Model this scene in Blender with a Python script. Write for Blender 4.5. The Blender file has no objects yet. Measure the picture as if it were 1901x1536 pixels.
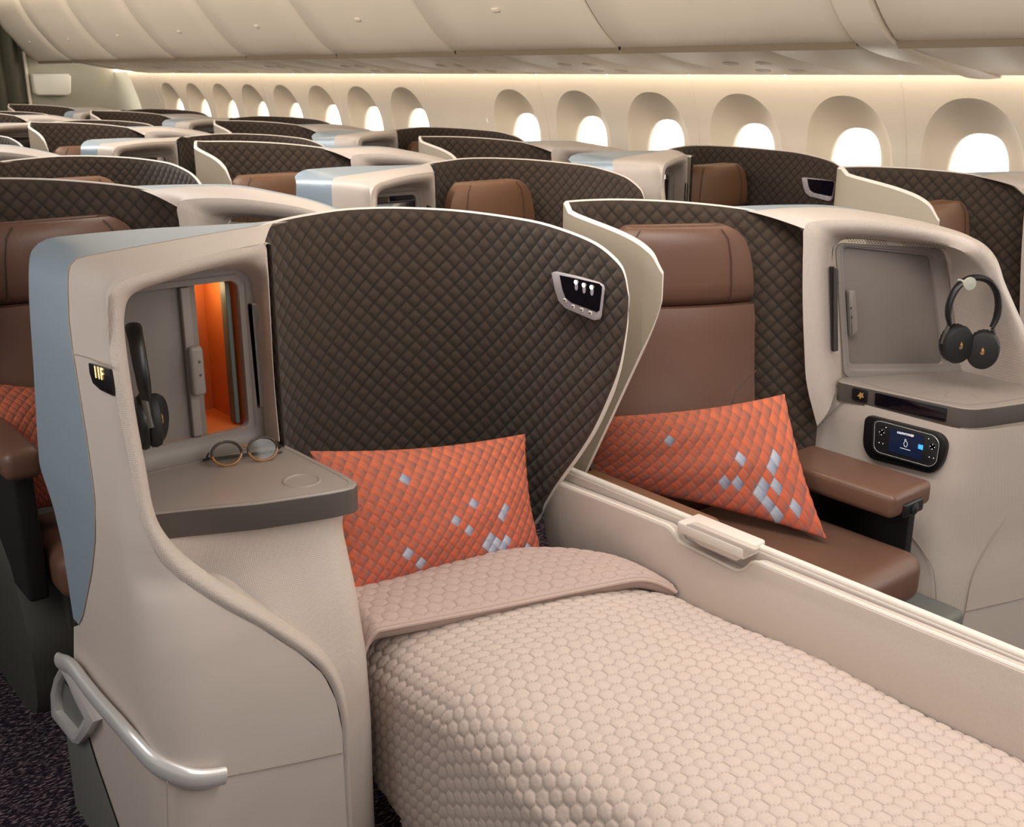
import bpy, bmesh, math, random
import numpy as np
from mathutils import Vector, Matrix
random.seed(7); rng = np.random.default_rng(5)
SC = bpy.context.scene; COL = SC.collection

# ------------------------------------------------------------------ camera
F = 2000.0; CAMZ = 1.6; HY = 133 - 768; VX = -749 - 950.5
TH = math.atan2(-HY, F); AL = math.atan2(-VX, math.hypot(F, HY))
CT, ST, CA, SA = math.cos(TH), math.sin(TH), math.cos(AL), math.sin(AL)
def ray(x, y):
    a, b = x - 950.5, y - 768
    dn = F * ST + b * CT; fw = F * CT - b * ST
    return np.array([a * CA + fw * SA, -a * SA + fw * CA, -dn])
CAM = np.array([0, 0, CAMZ])
def px(x, y, X=None, Y=None, Z=None, n=None, d=None):
    """point of the cabin seen at a photo position, on a known plane"""
    r = ray(x, y)
    if X is not None: s = X / r[0]
    elif Y is not None: s = Y / r[1]
    elif Z is not None: s = (Z - CAMZ) / r[2]
    else: s = (d - n[0]*CAM[0] - n[1]*CAM[1] - (n[2]*CAM[2] if len(n) > 2 else 0)) / (n[0]*r[0] + n[1]*r[1] + (n[2]*r[2] if len(n) > 2 else 0))
    return CAM + s * r
def proj(p):
    X, Y, Z = p
    r = X*CA - Y*SA; w = X*SA + Y*CA; dn = CAMZ - Z
    return 950.5 + F*r/(w*CT+dn*ST), 768 + F*(dn*CT-w*ST)/(w*CT+dn*ST)
def on_curve(X, Y, cx, cy, z=1.2):
    for _ in range(12):
        x, y = proj((X, Y, z)); yt = np.interp(x, cx, cy)
        r = ray(x, yt); z = CAMZ + r[2] * (X*SA + Y*CA) / (r[0]*SA + r[1]*CA)
    return z
cd = bpy.data.cameras.new('camera'); cam = bpy.data.objects.new('camera', cd); COL.objects.link(cam)
cam.location = (0, 0, CAMZ); cam.rotation_euler = (math.pi/2 - TH, 0, -AL)
cd.sensor_width = 36; cd.lens = 36 * F / 1901; cd.clip_start = .02
cd.dof.use_dof = True; cd.dof.focus_distance = 2.5; cd.dof.aperture_fstop = 11
SC.camera = cam
SC.view_settings.view_transform = 'Standard'; SC.view_settings.look = 'None'

# ------------------------------------------------------------------ materials
def lin(c):
    return tuple((v/255/12.92 if v/255 <= .04045 else ((v/255+.055)/1.055)**2.4) for v in c) + (1,)
class N:
    def __init__(s, name):
        s.m = bpy.data.materials.new(name); s.m.use_nodes = True; s.t = s.m.node_tree
        s.b = s.t.nodes['Principled BSDF']; s.out = s.t.nodes['Material Output']
    def n(s, kind, **kw):
        nd = s.t.nodes.new(kind)
        for k, v in kw.items():
            if k.startswith('i_'):
                key = k[2:]; key = int(key) if key.isdigit() else key.replace('_', ' ')
                nd.inputs[key].default_value = v
            else: setattr(nd, k, v)
        return nd
    def l(s, a, b): s.t.links.new(a, b)
def mat(name, c, rough=.5, metal=0, spec=.5, bump=None, var=0, sheen=0, emit=None, coat=0):
    """bump: (kind, scale, strength)"""
    k = N(name); b = k.b
    b.inputs['Base Color'].default_value = lin(c); b.inputs['Roughness'].default_value = rough
    b.inputs['Metallic'].default_value = metal; b.inputs['Specular IOR Level'].default_value = spec
    b.inputs['Sheen Weight'].default_value = sheen; b.inputs['Coat Weight'].default_value = coat
    if emit: b.inputs['Emission Color'].default_value = lin(emit[0]); b.inputs['Emission Strength'].default_value = emit[1]
    tc = k.n('ShaderNodeTexCoord')
    if bump:
        kind, sc, st = bump
        if kind == 'noise': t = k.n('ShaderNodeTexNoise', i_Scale=sc, i_Detail=4.0); o = t.outputs['Fac']
        elif kind == 'weave':
            t = k.n('ShaderNodeTexVoronoi', i_Scale=sc, i_Randomness=0.0); o = t.outputs['Distance']
        elif kind == 'brush':
            mp = k.n('ShaderNodeMapping'); mp.inputs['Scale'].default_value = (sc, sc*.02, sc*.5)
            k.l(tc.outputs['Object'], mp.inputs['Vector'])
            t = k.n('ShaderNodeTexNoise', i_Scale=1.0, i_Detail=3.0); k.l(mp.outputs[0], t.inputs['Vector']); o = t.outputs['Fac']
        if kind != 'brush': k.l(tc.outputs['Object'], t.inputs['Vector'])
        bp = k.n('ShaderNodeBump', i_Strength=st, i_Distance=.002); k.l(o, bp.inputs['Height']); k.l(bp.outputs[0], b.inputs['Normal'])
    if var:
        t = k.n('ShaderNodeTexNoise', i_Scale=9.0, i_Detail=4.0); k.l(tc.outputs['Object'], t.inputs['Vector'])
        r = k.n('ShaderNodeMapRange', i_3=1-var, i_4=1+var); k.l(t.outputs['Fac'], r.inputs[0])
        mx = k.n('ShaderNodeMix', data_type='RGBA', blend_type='MULTIPLY'); mx.inputs[0].default_value = 1
        mx.inputs[6].default_value = lin(c); k.l(r.outputs[0], mx.inputs[7]); k.l(mx.outputs[2], b.inputs['Base Color'])
    return k.m
def mat_attr(name, attr, c0, c1, rough=.8, noise=None, sheen=0, spec=.3):  # second colour carries the occlusion shade of the stitched grooves
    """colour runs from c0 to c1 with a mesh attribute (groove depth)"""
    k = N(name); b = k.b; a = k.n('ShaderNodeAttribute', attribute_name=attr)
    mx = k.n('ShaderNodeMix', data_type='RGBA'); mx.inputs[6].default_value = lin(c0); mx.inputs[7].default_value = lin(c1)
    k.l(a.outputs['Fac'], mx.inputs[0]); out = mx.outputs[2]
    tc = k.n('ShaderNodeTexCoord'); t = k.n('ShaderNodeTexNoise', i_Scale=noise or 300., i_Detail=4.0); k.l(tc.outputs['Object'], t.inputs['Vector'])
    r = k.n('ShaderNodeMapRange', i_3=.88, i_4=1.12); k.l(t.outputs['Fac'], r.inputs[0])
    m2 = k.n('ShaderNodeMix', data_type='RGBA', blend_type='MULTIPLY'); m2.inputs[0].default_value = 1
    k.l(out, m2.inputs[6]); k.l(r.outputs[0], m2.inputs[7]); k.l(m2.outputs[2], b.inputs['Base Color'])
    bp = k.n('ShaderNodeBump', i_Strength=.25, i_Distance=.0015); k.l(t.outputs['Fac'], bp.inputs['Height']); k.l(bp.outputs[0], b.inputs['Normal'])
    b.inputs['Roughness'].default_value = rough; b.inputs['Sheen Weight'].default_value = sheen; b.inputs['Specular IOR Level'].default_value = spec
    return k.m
def mat_vcol(name, rough=.8):
    k = N(name); a = k.n('ShaderNodeAttribute', attribute_name='pattern'); k.l(a.outputs['Color'], k.b.inputs['Base Color'])
    tc = k.n('ShaderNodeTexCoord'); t = k.n('ShaderNodeTexNoise', i_Scale=500., i_Detail=3.0); k.l(tc.outputs['Object'], t.inputs['Vector'])
    bp = k.n('ShaderNodeBump', i_Strength=.15, i_Distance=.001); k.l(t.outputs['Fac'], bp.inputs['Height']); k.l(bp.outputs[0], k.b.inputs['Normal'])
    k.b.inputs['Roughness'].default_value = rough; k.b.inputs['Specular IOR Level'].default_value = .25
    return k.m
def mat_carpet():
    k = N('carpet'); b = k.b; tc = k.n('ShaderNodeTexCoord')
    mp = k.n('ShaderNodeMapping'); mp.inputs['Scale'].default_value = (60, 190, 1); mp.inputs['Rotation'].default_value = (0, 0, .5)
    k.l(tc.outputs['Object'], mp.inputs[0]); t = k.n('ShaderNodeTexNoise', i_Scale=1.0, i_Detail=2.0); k.l(mp.outputs[0], t.inputs['Vector'])
    mp2 = k.n('ShaderNodeMapping'); mp2.inputs['Scale'].default_value = (60, 190, 1); mp2.inputs['Rotation'].default_value = (0, 0, -.6)
    k.l(tc.outputs['Object'], mp2.inputs[0]); t2 = k.n('ShaderNodeTexNoise', i_Scale=1.0, i_Detail=2.0); k.l(mp2.outputs[0], t2.inputs['Vector'])
    mxm = k.n('ShaderNodeMath', operation='MAXIMUM'); k.l(t.outputs['Fac'], mxm.inputs[0]); k.l(t2.outputs['Fac'], mxm.inputs[1])
    cr = k.n('ShaderNodeValToRGB'); e = cr.color_ramp.elements
    e[0].position = .5; e[0].color = lin((30, 25, 33)); e[1].position = .7; e[1].color = lin((150, 135, 140))
    x = e.new(.58); x.color = lin((58, 48, 58)); k.l(mxm.outputs[0], cr.inputs[0]); k.l(cr.outputs[0], b.inputs['Base Color'])
    bp = k.n('ShaderNodeBump', i_Strength=.8, i_Distance=.005); k.l(mxm.outputs[0], bp.inputs['Height']); k.l(bp.outputs[0], b.inputs['Normal'])
    b.inputs['Roughness'].default_value = 1; b.inputs['Specular IOR Level'].default_value = .1
    return k.m
def mat_glass(name, c, fac=.9):
    k = N(name); tr = k.n('ShaderNodeBsdfTransparent'); tr.inputs[0].default_value = lin(c)
    gl = k.n('ShaderNodeBsdfGlossy', i_Roughness=.05); mx = k.n('ShaderNodeMixShader'); mx.inputs[0].default_value = 1-fac
    k.l(tr.outputs[0], mx.inputs[1]); k.l(gl.outputs[0], mx.inputs[2]); k.l(mx.outputs[0], k.out.inputs['Surface'])
    return k.m
M = dict(
 shell=mat('shell_beige', (200, 188, 179), .38, bump=('weave', 330., .10)),
 shell_weave=mat('shell_woven_beige', (196, 183, 173), .55, bump=('weave', 260., .45)),
 shell_smooth=mat('shell_smooth', (203, 192, 184), .3),
 bezel=mat('lavender_bezel', (182, 174, 178), .35),
 blue=mat('brushed_blue', (160, 177, 191), .33, metal=.3, bump=('brush', 400., .10)),
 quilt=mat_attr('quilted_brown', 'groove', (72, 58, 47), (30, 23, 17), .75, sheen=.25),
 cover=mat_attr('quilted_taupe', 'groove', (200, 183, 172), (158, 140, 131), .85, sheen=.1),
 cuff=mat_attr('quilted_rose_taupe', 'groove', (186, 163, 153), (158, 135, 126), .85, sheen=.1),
 trim=mat('cream_trim', (222, 213, 203), .35),
 cream=mat('cream_leather', (172, 161, 144), .45, bump=('noise', 300., .12)),
 leather=mat('brown_leather', (106, 76, 62), .38, bump=('noise', 260., .18), var=.08),
 leather2=mat('tan_leather', (122, 88, 66), .42, bump=('noise', 260., .12), var=.06),
 stitch=mat('leather_seam', (74, 50, 40), .6),
 tray=mat('grey_tray', (150, 139, 131), .34, bump=('noise', 600., .04)),
 tray_edge=mat('dark_grey_edge', (82, 74, 69), .35),
 door=mat('grey_door', (128, 119, 113), .5),
 frame=mat('grey_frame', (140, 131, 125), .42),
 orange=mat('orange_lining', (206, 118, 60), .6),
 black=mat('black_plastic', (20, 20, 21), .35),
 blackm=mat('black_matte', (24, 24, 24), .6),
 dgrey=mat('dark_grey_plastic', (72, 67, 64), .4),
 base=mat('base_grey', (112, 113, 108), .5),
 under=mat('base_dark', (66, 66, 60), .55),
 void=mat('shadow_black', (10, 9, 9), .8),
 metal=mat('brushed_metal', (226, 223, 222), .27, metal=.4, bump=('brush', 500., .08)),
 screen=mat('dark_glass', (14, 12, 22), .12, coat=.5),
 seam=mat('panel_seam', (164, 151, 141), .6),
 gold=mat('gold_print', (196, 150, 92), .4, metal=.3),
 lit=mat('lit_amber', (255, 220, 160), .5, emit=((255, 205, 130), 2.2)),
 led=mat('led_white', (255, 250, 230), .5, emit=((255, 246, 220), 6.)),
 beam=mat('painted_lamp_glow', (150, 145, 150), .3, emit=((200, 190, 200), .15)),
 wall=mat('sidewall', (226, 216, 202), .5),
 reveal=mat('window_reveal', (216, 203, 184), .55),
 bin=mat('locker_cream', (228, 215, 196), .42, spec=.3),
 psu=mat('service_cream', (230, 218, 200), .55, spec=.3),
 gapd=mat('locker_gap', (122, 106, 84), .6),
 bulk=mat('bulkhead_sage', (158, 153, 136), .6),
 boxw=mat('white_box', (226, 220, 205), .4),
 curtain=mat('curtain_olive', (74, 72, 58), .9),
 ceil=mat('ceiling_cream', (225, 215, 200), .6),
 sky=mat('sky_glow', (255, 255, 255), 1, emit=((255, 252, 246), 3.2)),
 cove=mat('cove_lamp', (255, 240, 215), 1, emit=((255, 240, 218), 9.)),
 glass=mat_glass('window_glass', (255, 255, 255), .93), lens=mat_glass('lens_glass', (246, 246, 244), .975),
 edge=mat('green_glass_edge', (92, 104, 98), .5),
 amber=mat('amber_frame', (150, 104, 58), .2), tort=mat('brown_frame', (58, 44, 36), .25),
 knob=mat('sage_knob', (178, 180, 166), .4), carpet=mat_carpet(), pillow=mat_vcol('pillow_print'),
 blue_lit=mat('screen_blue', (60, 160, 220), .4, emit=((70, 170, 235), .8)),
 navy=mat('screen_navy', (20, 30, 52), .2, emit=((20, 32, 60), .35)), white_lit=mat('screen_white', (230, 235, 240), .4, emit=((225, 230, 240), .7)),
 gold_lit=mat('screen_gold', (220, 160, 60), .4, emit=((225, 160, 60), .7)),
)

# ------------------------------------------------------------------ mesh helpers
def tag(o, label=None, cat=None, group=None, kind=None):
    if label: o['label'] = label
    if cat: o['category'] = cat
    if group: o['group'] = group
    if kind: o['kind'] = kind
    return o
def wloc(o):
    v = Vector((0, 0, 0))
    while o: v += o.location; o = o.parent
    return v
def thing(name, loc, label, cat, group=None):
    o = bpy.data.objects.new(name, None); o.empty_display_size = .05; COL.objects.link(o); o.location = loc
    return tag(o, label, cat, group)
class MB:
    def __init__(s): s.v = []; s.f = []; s.attr = []
    def add(s, v, f, attr=None):
        k = len(s.v); s.v += [tuple(map(float, p)) for p in v]; s.f += [tuple(i+k for i in q) for q in f]
        s.attr += list(attr) if attr is not None else [0.0]*len(v)
        return s
    def grid(s, P, wrap_u=False, wrap_v=False, attr=None):
        P = np.asarray(P, float); n, m = P.shape[:2]; f = []
        for i in range(n if wrap_u else n-1):
            for j in range(m if wrap_v else m-1):
                i2, j2 = (i+1) % n, (j+1) % m
                f.append((i*m+j, i2*m+j, i2*m+j2, i*m+j2))
        return s.add(P.reshape(-1, 3), f, None if attr is None else np.asarray(attr).ravel())
    def bm(s, b):
        b.verts.ensure_lookup_table(); b.verts.index_update()
        s.add([v.co[:] for v in b.verts], [[v.index for v in f.verts] for f in b.faces]); b.free(); return s
    def box(s, c, d, r=.01, seg=3, rot=None):
        b = bmesh.new(); bmesh.ops.create_cube(b, size=1)
        for v in b.verts: v.co = Vector((v.co.x*d[0], v.co.y*d[1], v.co.z*d[2]))
        if r: bmesh.ops.bevel(b, geom=b.edges[:], offset=min(r, .49*min(d)), segments=seg, affect='EDGES', profile=.5)
        R = rot if rot is not None else Matrix.Identity(3)
        for v in b.verts: v.co = R @ v.co + Vector(c)
        return s.bm(b)
    def tube(s, pts, r, n=8, closed=False, flat=None, up=None, caps=True):
        P = [Vector(p) for p in pts]; rows = []; N_ = len(P); rr = r if hasattr(r, '__len__') else [r]*N_
        prev = Vector(up) if up is not None else None
        for i, p in enumerate(P):
            a = P[i-1] if (i or closed) else P[0]; b_ = P[(i+1) % N_] if (i < N_-1 or closed) else P[-1]
            t = (b_-a).normalized()
            if prev is None: prev = t.orthogonal()
            u = (prev - t*prev.dot(t)); u = u.normalized() if u.length > 1e-6 else t.orthogonal()
            if up is None: prev = u
            w = t.cross(u); k = flat if flat else 1
            rows.append([p + u*math.cos(q)*rr[i] + w*math.sin(q)*rr[i]*k for q in [2*math.pi*j/n for j in range(n)]])
        s.grid(rows, wrap_u=closed, wrap_v=True)
        if caps and not closed:
            k = len(s.v) - n*N_; s.f.append(tuple(range(k+n-1, k-1, -1))); s.f.append(tuple(range(k+n*(N_-1), k+n*N_)))
        return s
    def lathe(s, prof, c, axis=(0, 0, 1), n=32, sx=1, sy=1, up=None):
        a = Vector(axis).normalized(); u = (Vector(up) - a*Vector(up).dot(a)).normalized() if up is not None else a.orthogonal().normalized(); w = a.cross(u); c = Vector(c)
        rows = [[c + a*h + u*(math.cos(q)*r*sx) + w*(math.sin(q)*r*sy) for q in [2*math.pi*j/n for j in range(n)]] for r, h in prof]
        k = len(s.v); s.grid(rows, wrap_v=True)
        s.f.append(tuple(k+j for j in range(n-1, -1, -1))); L = len(prof)-1; s.f.append(tuple(k+L*n+j for j in range(n)))
        return s
    def plate(s, pts, th, bev=0, seg=2, inset=None):
        """solid from a 3D outline, thickened along th (from back to front), front edge bevelled; inset=(width, depth) sinks the face"""
        b = bmesh.new(); vs = [b.verts.new(Vector(p)) for p in pts]; f = b.faces.new(vs); t = Vector(th)
        if f.normal.length == 0: f.normal_update()
        f.normal_update()
        if f.normal.dot(t) > 0: f.normal_flip()
        r = bmesh.ops.extrude_face_region(b, geom=[f]); nv = [e for e in r['geom'] if isinstance(e, bmesh.types.BMVert)]
        bmesh.ops.translate(b, verts=nv, vec=t); nf = [e for e in r['geom'] if isinstance(e, bmesh.types.BMFace)]
        if not b.faces: pass
        fr = nf[0]
        if bev:
            r2 = bmesh.ops.bevel(b, geom=list(fr.edges), offset=bev, segments=seg, affect='EDGES', profile=.5)
            fr = max((q for q in b.faces), key=lambda q: (q.calc_center_median()-Vector(pts[0])).dot(t) + q.calc_area()*1e-3*0)
            best = [q for q in b.faces if len(q.verts) > 4 and q.normal.dot(t) > 0] or [fr]
            fr = max(best, key=lambda q: q.calc_area())
        if inset:
            bmesh.ops.inset_region(b, faces=[fr], thickness=inset[0], use_even_offset=True)
            r3 = bmesh.ops.inset_region(b, faces=[fr], thickness=inset[1]*1.2, use_even_offset=True)
            tn = t.normalized()*inset[1]
            for v in fr.verts: v.co -= tn
        bmesh.ops.recalc_face_normals(b, faces=b.faces[:])
        return s.bm(b)
    def build(s, name, m, parent=None, sharp=40, label=None, recalc=False, mats=None, fmat=None):
        me = bpy.data.meshes.new(name); off = wloc(parent) if parent else Vector((0, 0, 0))
        me.from_pydata([(p[0]-off.x, p[1]-off.y, p[2]-off.z) for p in s.v], [], s.f); me.update()
        if recalc:
            b = bmesh.new(); b.from_mesh(me); bmesh.ops.remove_doubles(b, verts=b.verts[:], dist=1e-6); bmesh.ops.recalc_face_normals(b, faces=b.faces[:]); b.to_mesh(me); b.free()
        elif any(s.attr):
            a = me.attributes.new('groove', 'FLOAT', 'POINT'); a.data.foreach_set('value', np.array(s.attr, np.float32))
        me.polygons.foreach_set('use_smooth', [True]*len(me.polygons))
        if sharp: me.set_sharp_from_angle(angle=math.radians(sharp))
        for q in (mats or [m]): me.materials.append(q)
        if fmat is not None: me.polygons.foreach_set('material_index', fmat)
        o = bpy.data.objects.new(name, me); COL.objects.link(o)
        if parent: o.parent = parent
        if label: o['label'] = label
        return o
def crv(pts, n):
    """Catmull-Rom resample by index"""
    P = np.asarray(pts, float); k = len(P); t = np.linspace(0, k-1, n); out = []
    for q in t:
        i = min(int(q), k-2); u = q-i
        p0, p1, p2, p3 = P[max(i-1, 0)], P[i], P[i+1], P[min(i+2, k-1)]
        out.append(.5*((2*p1)+(-p0+p2)*u+(2*p0-5*p1+4*p2-p3)*u*u+(-p0+3*p1-3*p2+p3)*u**3))
    return np.array(out)
def arcl(P): return np.concatenate([[0], np.cumsum(np.linalg.norm(np.diff(P, axis=0), axis=1))])
def rsm(pts, n, sub=20):
    P = crv(pts, (len(pts)-1)*sub+1); s = arcl(P); t = np.linspace(0, s[-1], n)
    return np.stack([np.interp(t, s, P[:, i]) for i in range(P.shape[1])], 1)
def rrect(w, h, r, n=6):
    o = []
    for cx, cy, a in ((w/2-r, h/2-r, 0), (-w/2+r, h/2-r, 90), (-w/2+r, -h/2+r, 180), (w/2-r, -h/2+r, 270)):
        for i in range(n+1):
            q = math.radians(a+90*i/n); o.append((cx+r*math.cos(q), cy+r*math.sin(q)))
    return o
def rquad(pts, r, n=5):
    """round the corners of a 3D polygon"""
    P = [Vector(p) for p in pts]; o = []
    for i, p in enumerate(P):
        a, c = P[i-1], P[(i+1) % len(P)]
        da, dc = (a-p), (c-p); ra = min(r, .45*da.length); rc = min(r, .45*dc.length)
        s, e = p+da.normalized()*ra, p+dc.normalized()*rc
        for k in range(n+1):
            u = k/n; o.append(np.array(s*(1-u)**2 + p*2*u*(1-u) + e*u*u))
    return o
def text_mesh(name, body, size, m, parent, origin, ex, ey, off=0):
    cu = bpy.data.curves.new(name, 'FONT'); cu.body = body; cu.size = size; cu.space_character = 1.12; cu.align_x = 'CENTER'; cu.align_y = 'CENTER'; cu.extrude = .0003
    if off: cu.offset = off
    o = bpy.data.objects.new(name, cu); COL.objects.link(o)
    me = bpy.data.meshes.new_from_object(o); bpy.data.objects.remove(o)
    ex, ey = Vector(ex).normalized(), Vector(ey).normalized(); ez = ex.cross(ey); w = wloc(parent)
    for v in me.vertices: v.co = Vector(origin) + ex*v.co.x + ey*v.co.y + ez*v.co.z - w
    me.materials.clear(); me.materials.append(m)
    r = bpy.data.objects.new(name, me); COL.objects.link(r); r.parent = parent
    return r
_mir = {}
def mirror_mesh(me):
    if me.name not in _mir:
        c = me.copy(); c.transform(Matrix.Scale(-1, 4, (1, 0, 0))); c.flip_normals(); _mir[me.name] = c
    return _mir[me.name]
def dup(root, loc, mirror=False, label=None, group=None, skip=(), name=None):
    r = root.copy(); COL.objects.link(r); r.location = loc
    if name: r.name = name
    if label: r['label'] = label
    if group: r['group'] = group
    def rec(src, dst):
        for ch in list(src.children):
            if ch.name.split('.')[0] in skip: continue
            c = ch.copy(); COL.objects.link(c); c.parent = dst
            if mirror:
                c.data = mirror_mesh(ch.data)
            rec(ch, c)
    rec(root, r)
    return r
class Seams:
    def __init__(s): s.l = []
    def build(s, name, m, parent):
        for p, r in s.l: MB().tube(p, r, 6).build(name, m, parent)
def seam(mb, pts, r=.0013): mb.l.append((pts, r))

# ------------------------------------------------------------------ quilting
def diamond(s, z, w=.043, h=.043, amp=.004):
    a = s/w + z/h; b = s/w - z/h
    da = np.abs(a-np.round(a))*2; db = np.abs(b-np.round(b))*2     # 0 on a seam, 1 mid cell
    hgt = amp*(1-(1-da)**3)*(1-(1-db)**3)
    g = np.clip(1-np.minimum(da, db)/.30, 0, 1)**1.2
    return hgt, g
def hexq(u, v, a=.076, amp=.008):
    """pillowed hexagons: a = distance between neighbours along v"""
    r = a*math.sqrt(3)/2; i0 = np.round(u/r)
    d = []
    for di in (-1, 0, 1):
        i = i0+di; sh = (np.mod(i, 2))*.5
        j0 = np.round(v/a-sh)
        for dj in (-1, 0, 1): d.append(np.hypot(u-i*r, v-(j0+dj+sh)*a))
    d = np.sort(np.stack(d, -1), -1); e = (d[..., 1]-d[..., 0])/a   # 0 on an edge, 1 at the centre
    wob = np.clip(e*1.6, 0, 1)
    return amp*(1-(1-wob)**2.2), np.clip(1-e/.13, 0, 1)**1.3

# ================================================================== SEAT SHELL (quilted shroud)
def shroud(plan, zlow, zhigh, quilt_from, thick=.014, step=.0042):
    """plan: dense XY path; zlow/zhigh(s). returns MBs for lining, outer shell, trim"""
    S = arcl(plan); L = S[-1]
    ns = int(L/step); s = np.linspace(0, L, ns)
    s = np.concatenate([s[:-30], s[-31] + (L-s[-31])*np.sin(np.linspace(.03, 1, 40)*math.pi/2)])
    xy = np.stack([np.interp(s, S, plan[:, 0]), np.interp(s, S, plan[:, 1])], 1)
    tg = np.gradient(xy, axis=0); tg /= np.linalg.norm(tg, axis=1)[:, None]
    nrm = np.stack([-tg[:, 1], tg[:, 0]], 1)      # left of travel
    lo = np.array([zlow(q) for q in s]); hi = np.array([zhigh(q) for q in s]); hi = np.maximum(hi, lo+.002)
    nz = int((hi-lo).max()/step); v = np.linspace(0, 1, nz)
    Z = lo[:, None] + (hi-lo)[:, None]*v[None]
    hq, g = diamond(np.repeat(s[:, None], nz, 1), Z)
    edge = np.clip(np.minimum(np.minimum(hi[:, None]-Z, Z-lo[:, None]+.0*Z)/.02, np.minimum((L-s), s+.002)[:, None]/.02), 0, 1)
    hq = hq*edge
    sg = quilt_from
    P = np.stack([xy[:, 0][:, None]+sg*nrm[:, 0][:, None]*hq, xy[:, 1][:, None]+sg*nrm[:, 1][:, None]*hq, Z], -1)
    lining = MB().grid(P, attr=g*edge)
    # outer skin
    q = list(range(0, len(s)-56, 8)) + list(range(len(s)-56, len(s))); vz = np.linspace(0, 1, 14)
    th = thick*np.clip(np.minimum((L-s[q])/.05, 1)*.75+.25, 0, 1)
    Zo = lo[q][:, None]+(hi-lo)[q][:, None]*vz[None]
    Po = np.stack([(xy[q, 0]-sg*nrm[q, 0]*th)[:, None]+0*Zo, (xy[q, 1]-sg*nrm[q, 1]*th)[:, None]+0*Zo, Zo-.004], -1)
    outer = MB().grid(Po)
    # rim: a rounded strip from lining edge to outer edge
    top_in = [(*xy[i], hi[i]) for i in q]; top_out = [(*(xy[i]-sg*nrm[i]*t), hi[i]-.004) for i, t in zip(q, th)]
    low_in = [(*xy[i], lo[i]) for i in q]; low_out = [(*(xy[i]-sg*nrm[i]*t), lo[i]-.004) for i, t in zip(q, th)]
    ti = np.array(top_in + low_in[::-1]); to = np.array(top_out + low_out[::-1])
    keep = [i for i in range(len(ti))]
    rows = []
    up = np.array([0, 0, 1.])
    for k, w in ((0, 0), (.15, .6), (.5, 1), (.85, .6), (1, 0)):
        out = np.zeros_like(ti); out[:len(q), 2] = .006; out[len(q):, 2] = -.003
        rows.append(ti*(1-k)+to*k+out*w)
    trim = MB().grid(rows)
    return lining, outer, trim

XF, XC, XW, PITCH = .535, 1.75, 1.215, 1.132
# --- F shroud (seat nearest the bed)
pF = rsm([(1.015, 2.045), (1.03, 2.14), (1.09, 2.245), (1.20, 2.32), (1.36, 2.355), (1.50, 2.335), (1.61, 2.26), (1.672, 2.15), (1.695, 2.02), (1.70, 1.88), (1.70, 1.78), (1.70, 1.684)], 260)
SF = arcl(pF)
tcx = [480, 500, 520, 560, 620, 690, 760, 850, 950, 1020, 1100, 1145, 1160, 1166]
tcy = [470, 452, 428, 406, 393, 388, 388, 393, 406, 421, 452, 488, 515, 552]
tcx, tcy = crv(list(zip(tcx, tcy)), 160).T
hiF = np.array([on_curve(p[0], p[1], tcx, tcy) for p in pF])
fe = np.array([px(x, y, X=1.70) for x, y in crv([(1166.5, 553), (1166, 575), (1163, 610), (1150, 680), (1128, 740), (1100, 800), (1068, 850), (1037, 893), (1014, 930), (1008, 950), (1010, 985), (1020, 1034)], 90)])
fz, fy = fe[:, 2], fe[:, 1]
def zlF(s):
    y = np.interp(s, SF, pF[:, 1])
    if s < SF[-1]*.6 or y > fy.max(): return float(np.interp(y, [fy.max(), fy.max()+.22], [.505, .22])) if s > SF[-1]*.6 else .22
    k = int(np.argmax(fy)); o = np.argsort(fy[:k+1]); return float(np.interp(y, fy[:k+1][o], fz[:k+1][o]))
_x = np.array([proj((p[0], p[1], h))[0] for p, h in zip(pF, hiF)]); _i = np.arange(len(pF))
_k = int(np.where((pF[:, 0] > 1.30))[0][0]); hiF[:_k] = np.interp(np.arange(_k), [0, _k], [1.258, hiF[_k]])
hiF[-6:] = np.minimum(hiF[-6:], np.linspace(hiF[-7], fz[0]+.02, 6))
zhF = lambda s: float(np.interp(s, SF, hiF))
shF = thing('seat_shell', (1.36, 2.2, 0), 'tall brown quilted privacy shell curving behind the made-up bed', 'seat shell', 'quilted privacy shells')
ln, ou, tr = shroud(pF, zlF, zhF, -1)
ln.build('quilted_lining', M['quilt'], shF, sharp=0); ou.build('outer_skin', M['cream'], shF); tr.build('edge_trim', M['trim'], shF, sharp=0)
# mood light panel on the wing
pan = thing('light_panel', tuple(px(1078, 548, X=1.688)), 'lit reading-light panel on the quilted shell wing above the bed pillow', 'light panel')
W = lambda l, X=1.69: [px(x, y, X=X) for x, y in l]
MB().plate(W([(1029.6, 506), (1034, 504), (1075, 513), (1113, 524), (1121, 529), (1123, 536), (1122, 543), (1117, 587), (1114, 593), (1108, 594), (1055, 571.5), (1043, 558), (1036, 537)]), (-.012, 0, 0), .003).build('bezel', M['bezel'], pan)
MB().plate(W([(1040, 511), (1075, 518), (1113, 527), (1118, 533), (1117, 545), (1113, 577), (1109, 579.5), (1062, 562), (1051, 553), (1045, 537)], 1.679), (-.0022, 0, 0)).build('glass_cover', M['screen'], pan)
for x, y in ((1069, 524), (1083.5, 529.5), (1098, 533.5)):
    c = px(x, y, X=1.6755)
    MB().lathe([(.0001, 0), (.004, 0), (.005, .001), (.003, .002)], c, (-1, 0, 0), 16).build('lamp', M['led'], pan)
    e = px(x+2, y+22, X=1.6762)
    d0 = np.array(c)*.70+e*.30; pts = [d0+np.array([.0006, math.cos(q)*.0052*(1-.2*math.sin(q)), math.sin(q)*.0115]) for q in np.linspace(0, 2*math.pi, 21)[:-1]]
    MB().plate(pts, (-.0004, 0, 0)).build('lamp_glow', M['beam'], pan)  # glow of each lamp painted as a faintly emitting ellipse
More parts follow.
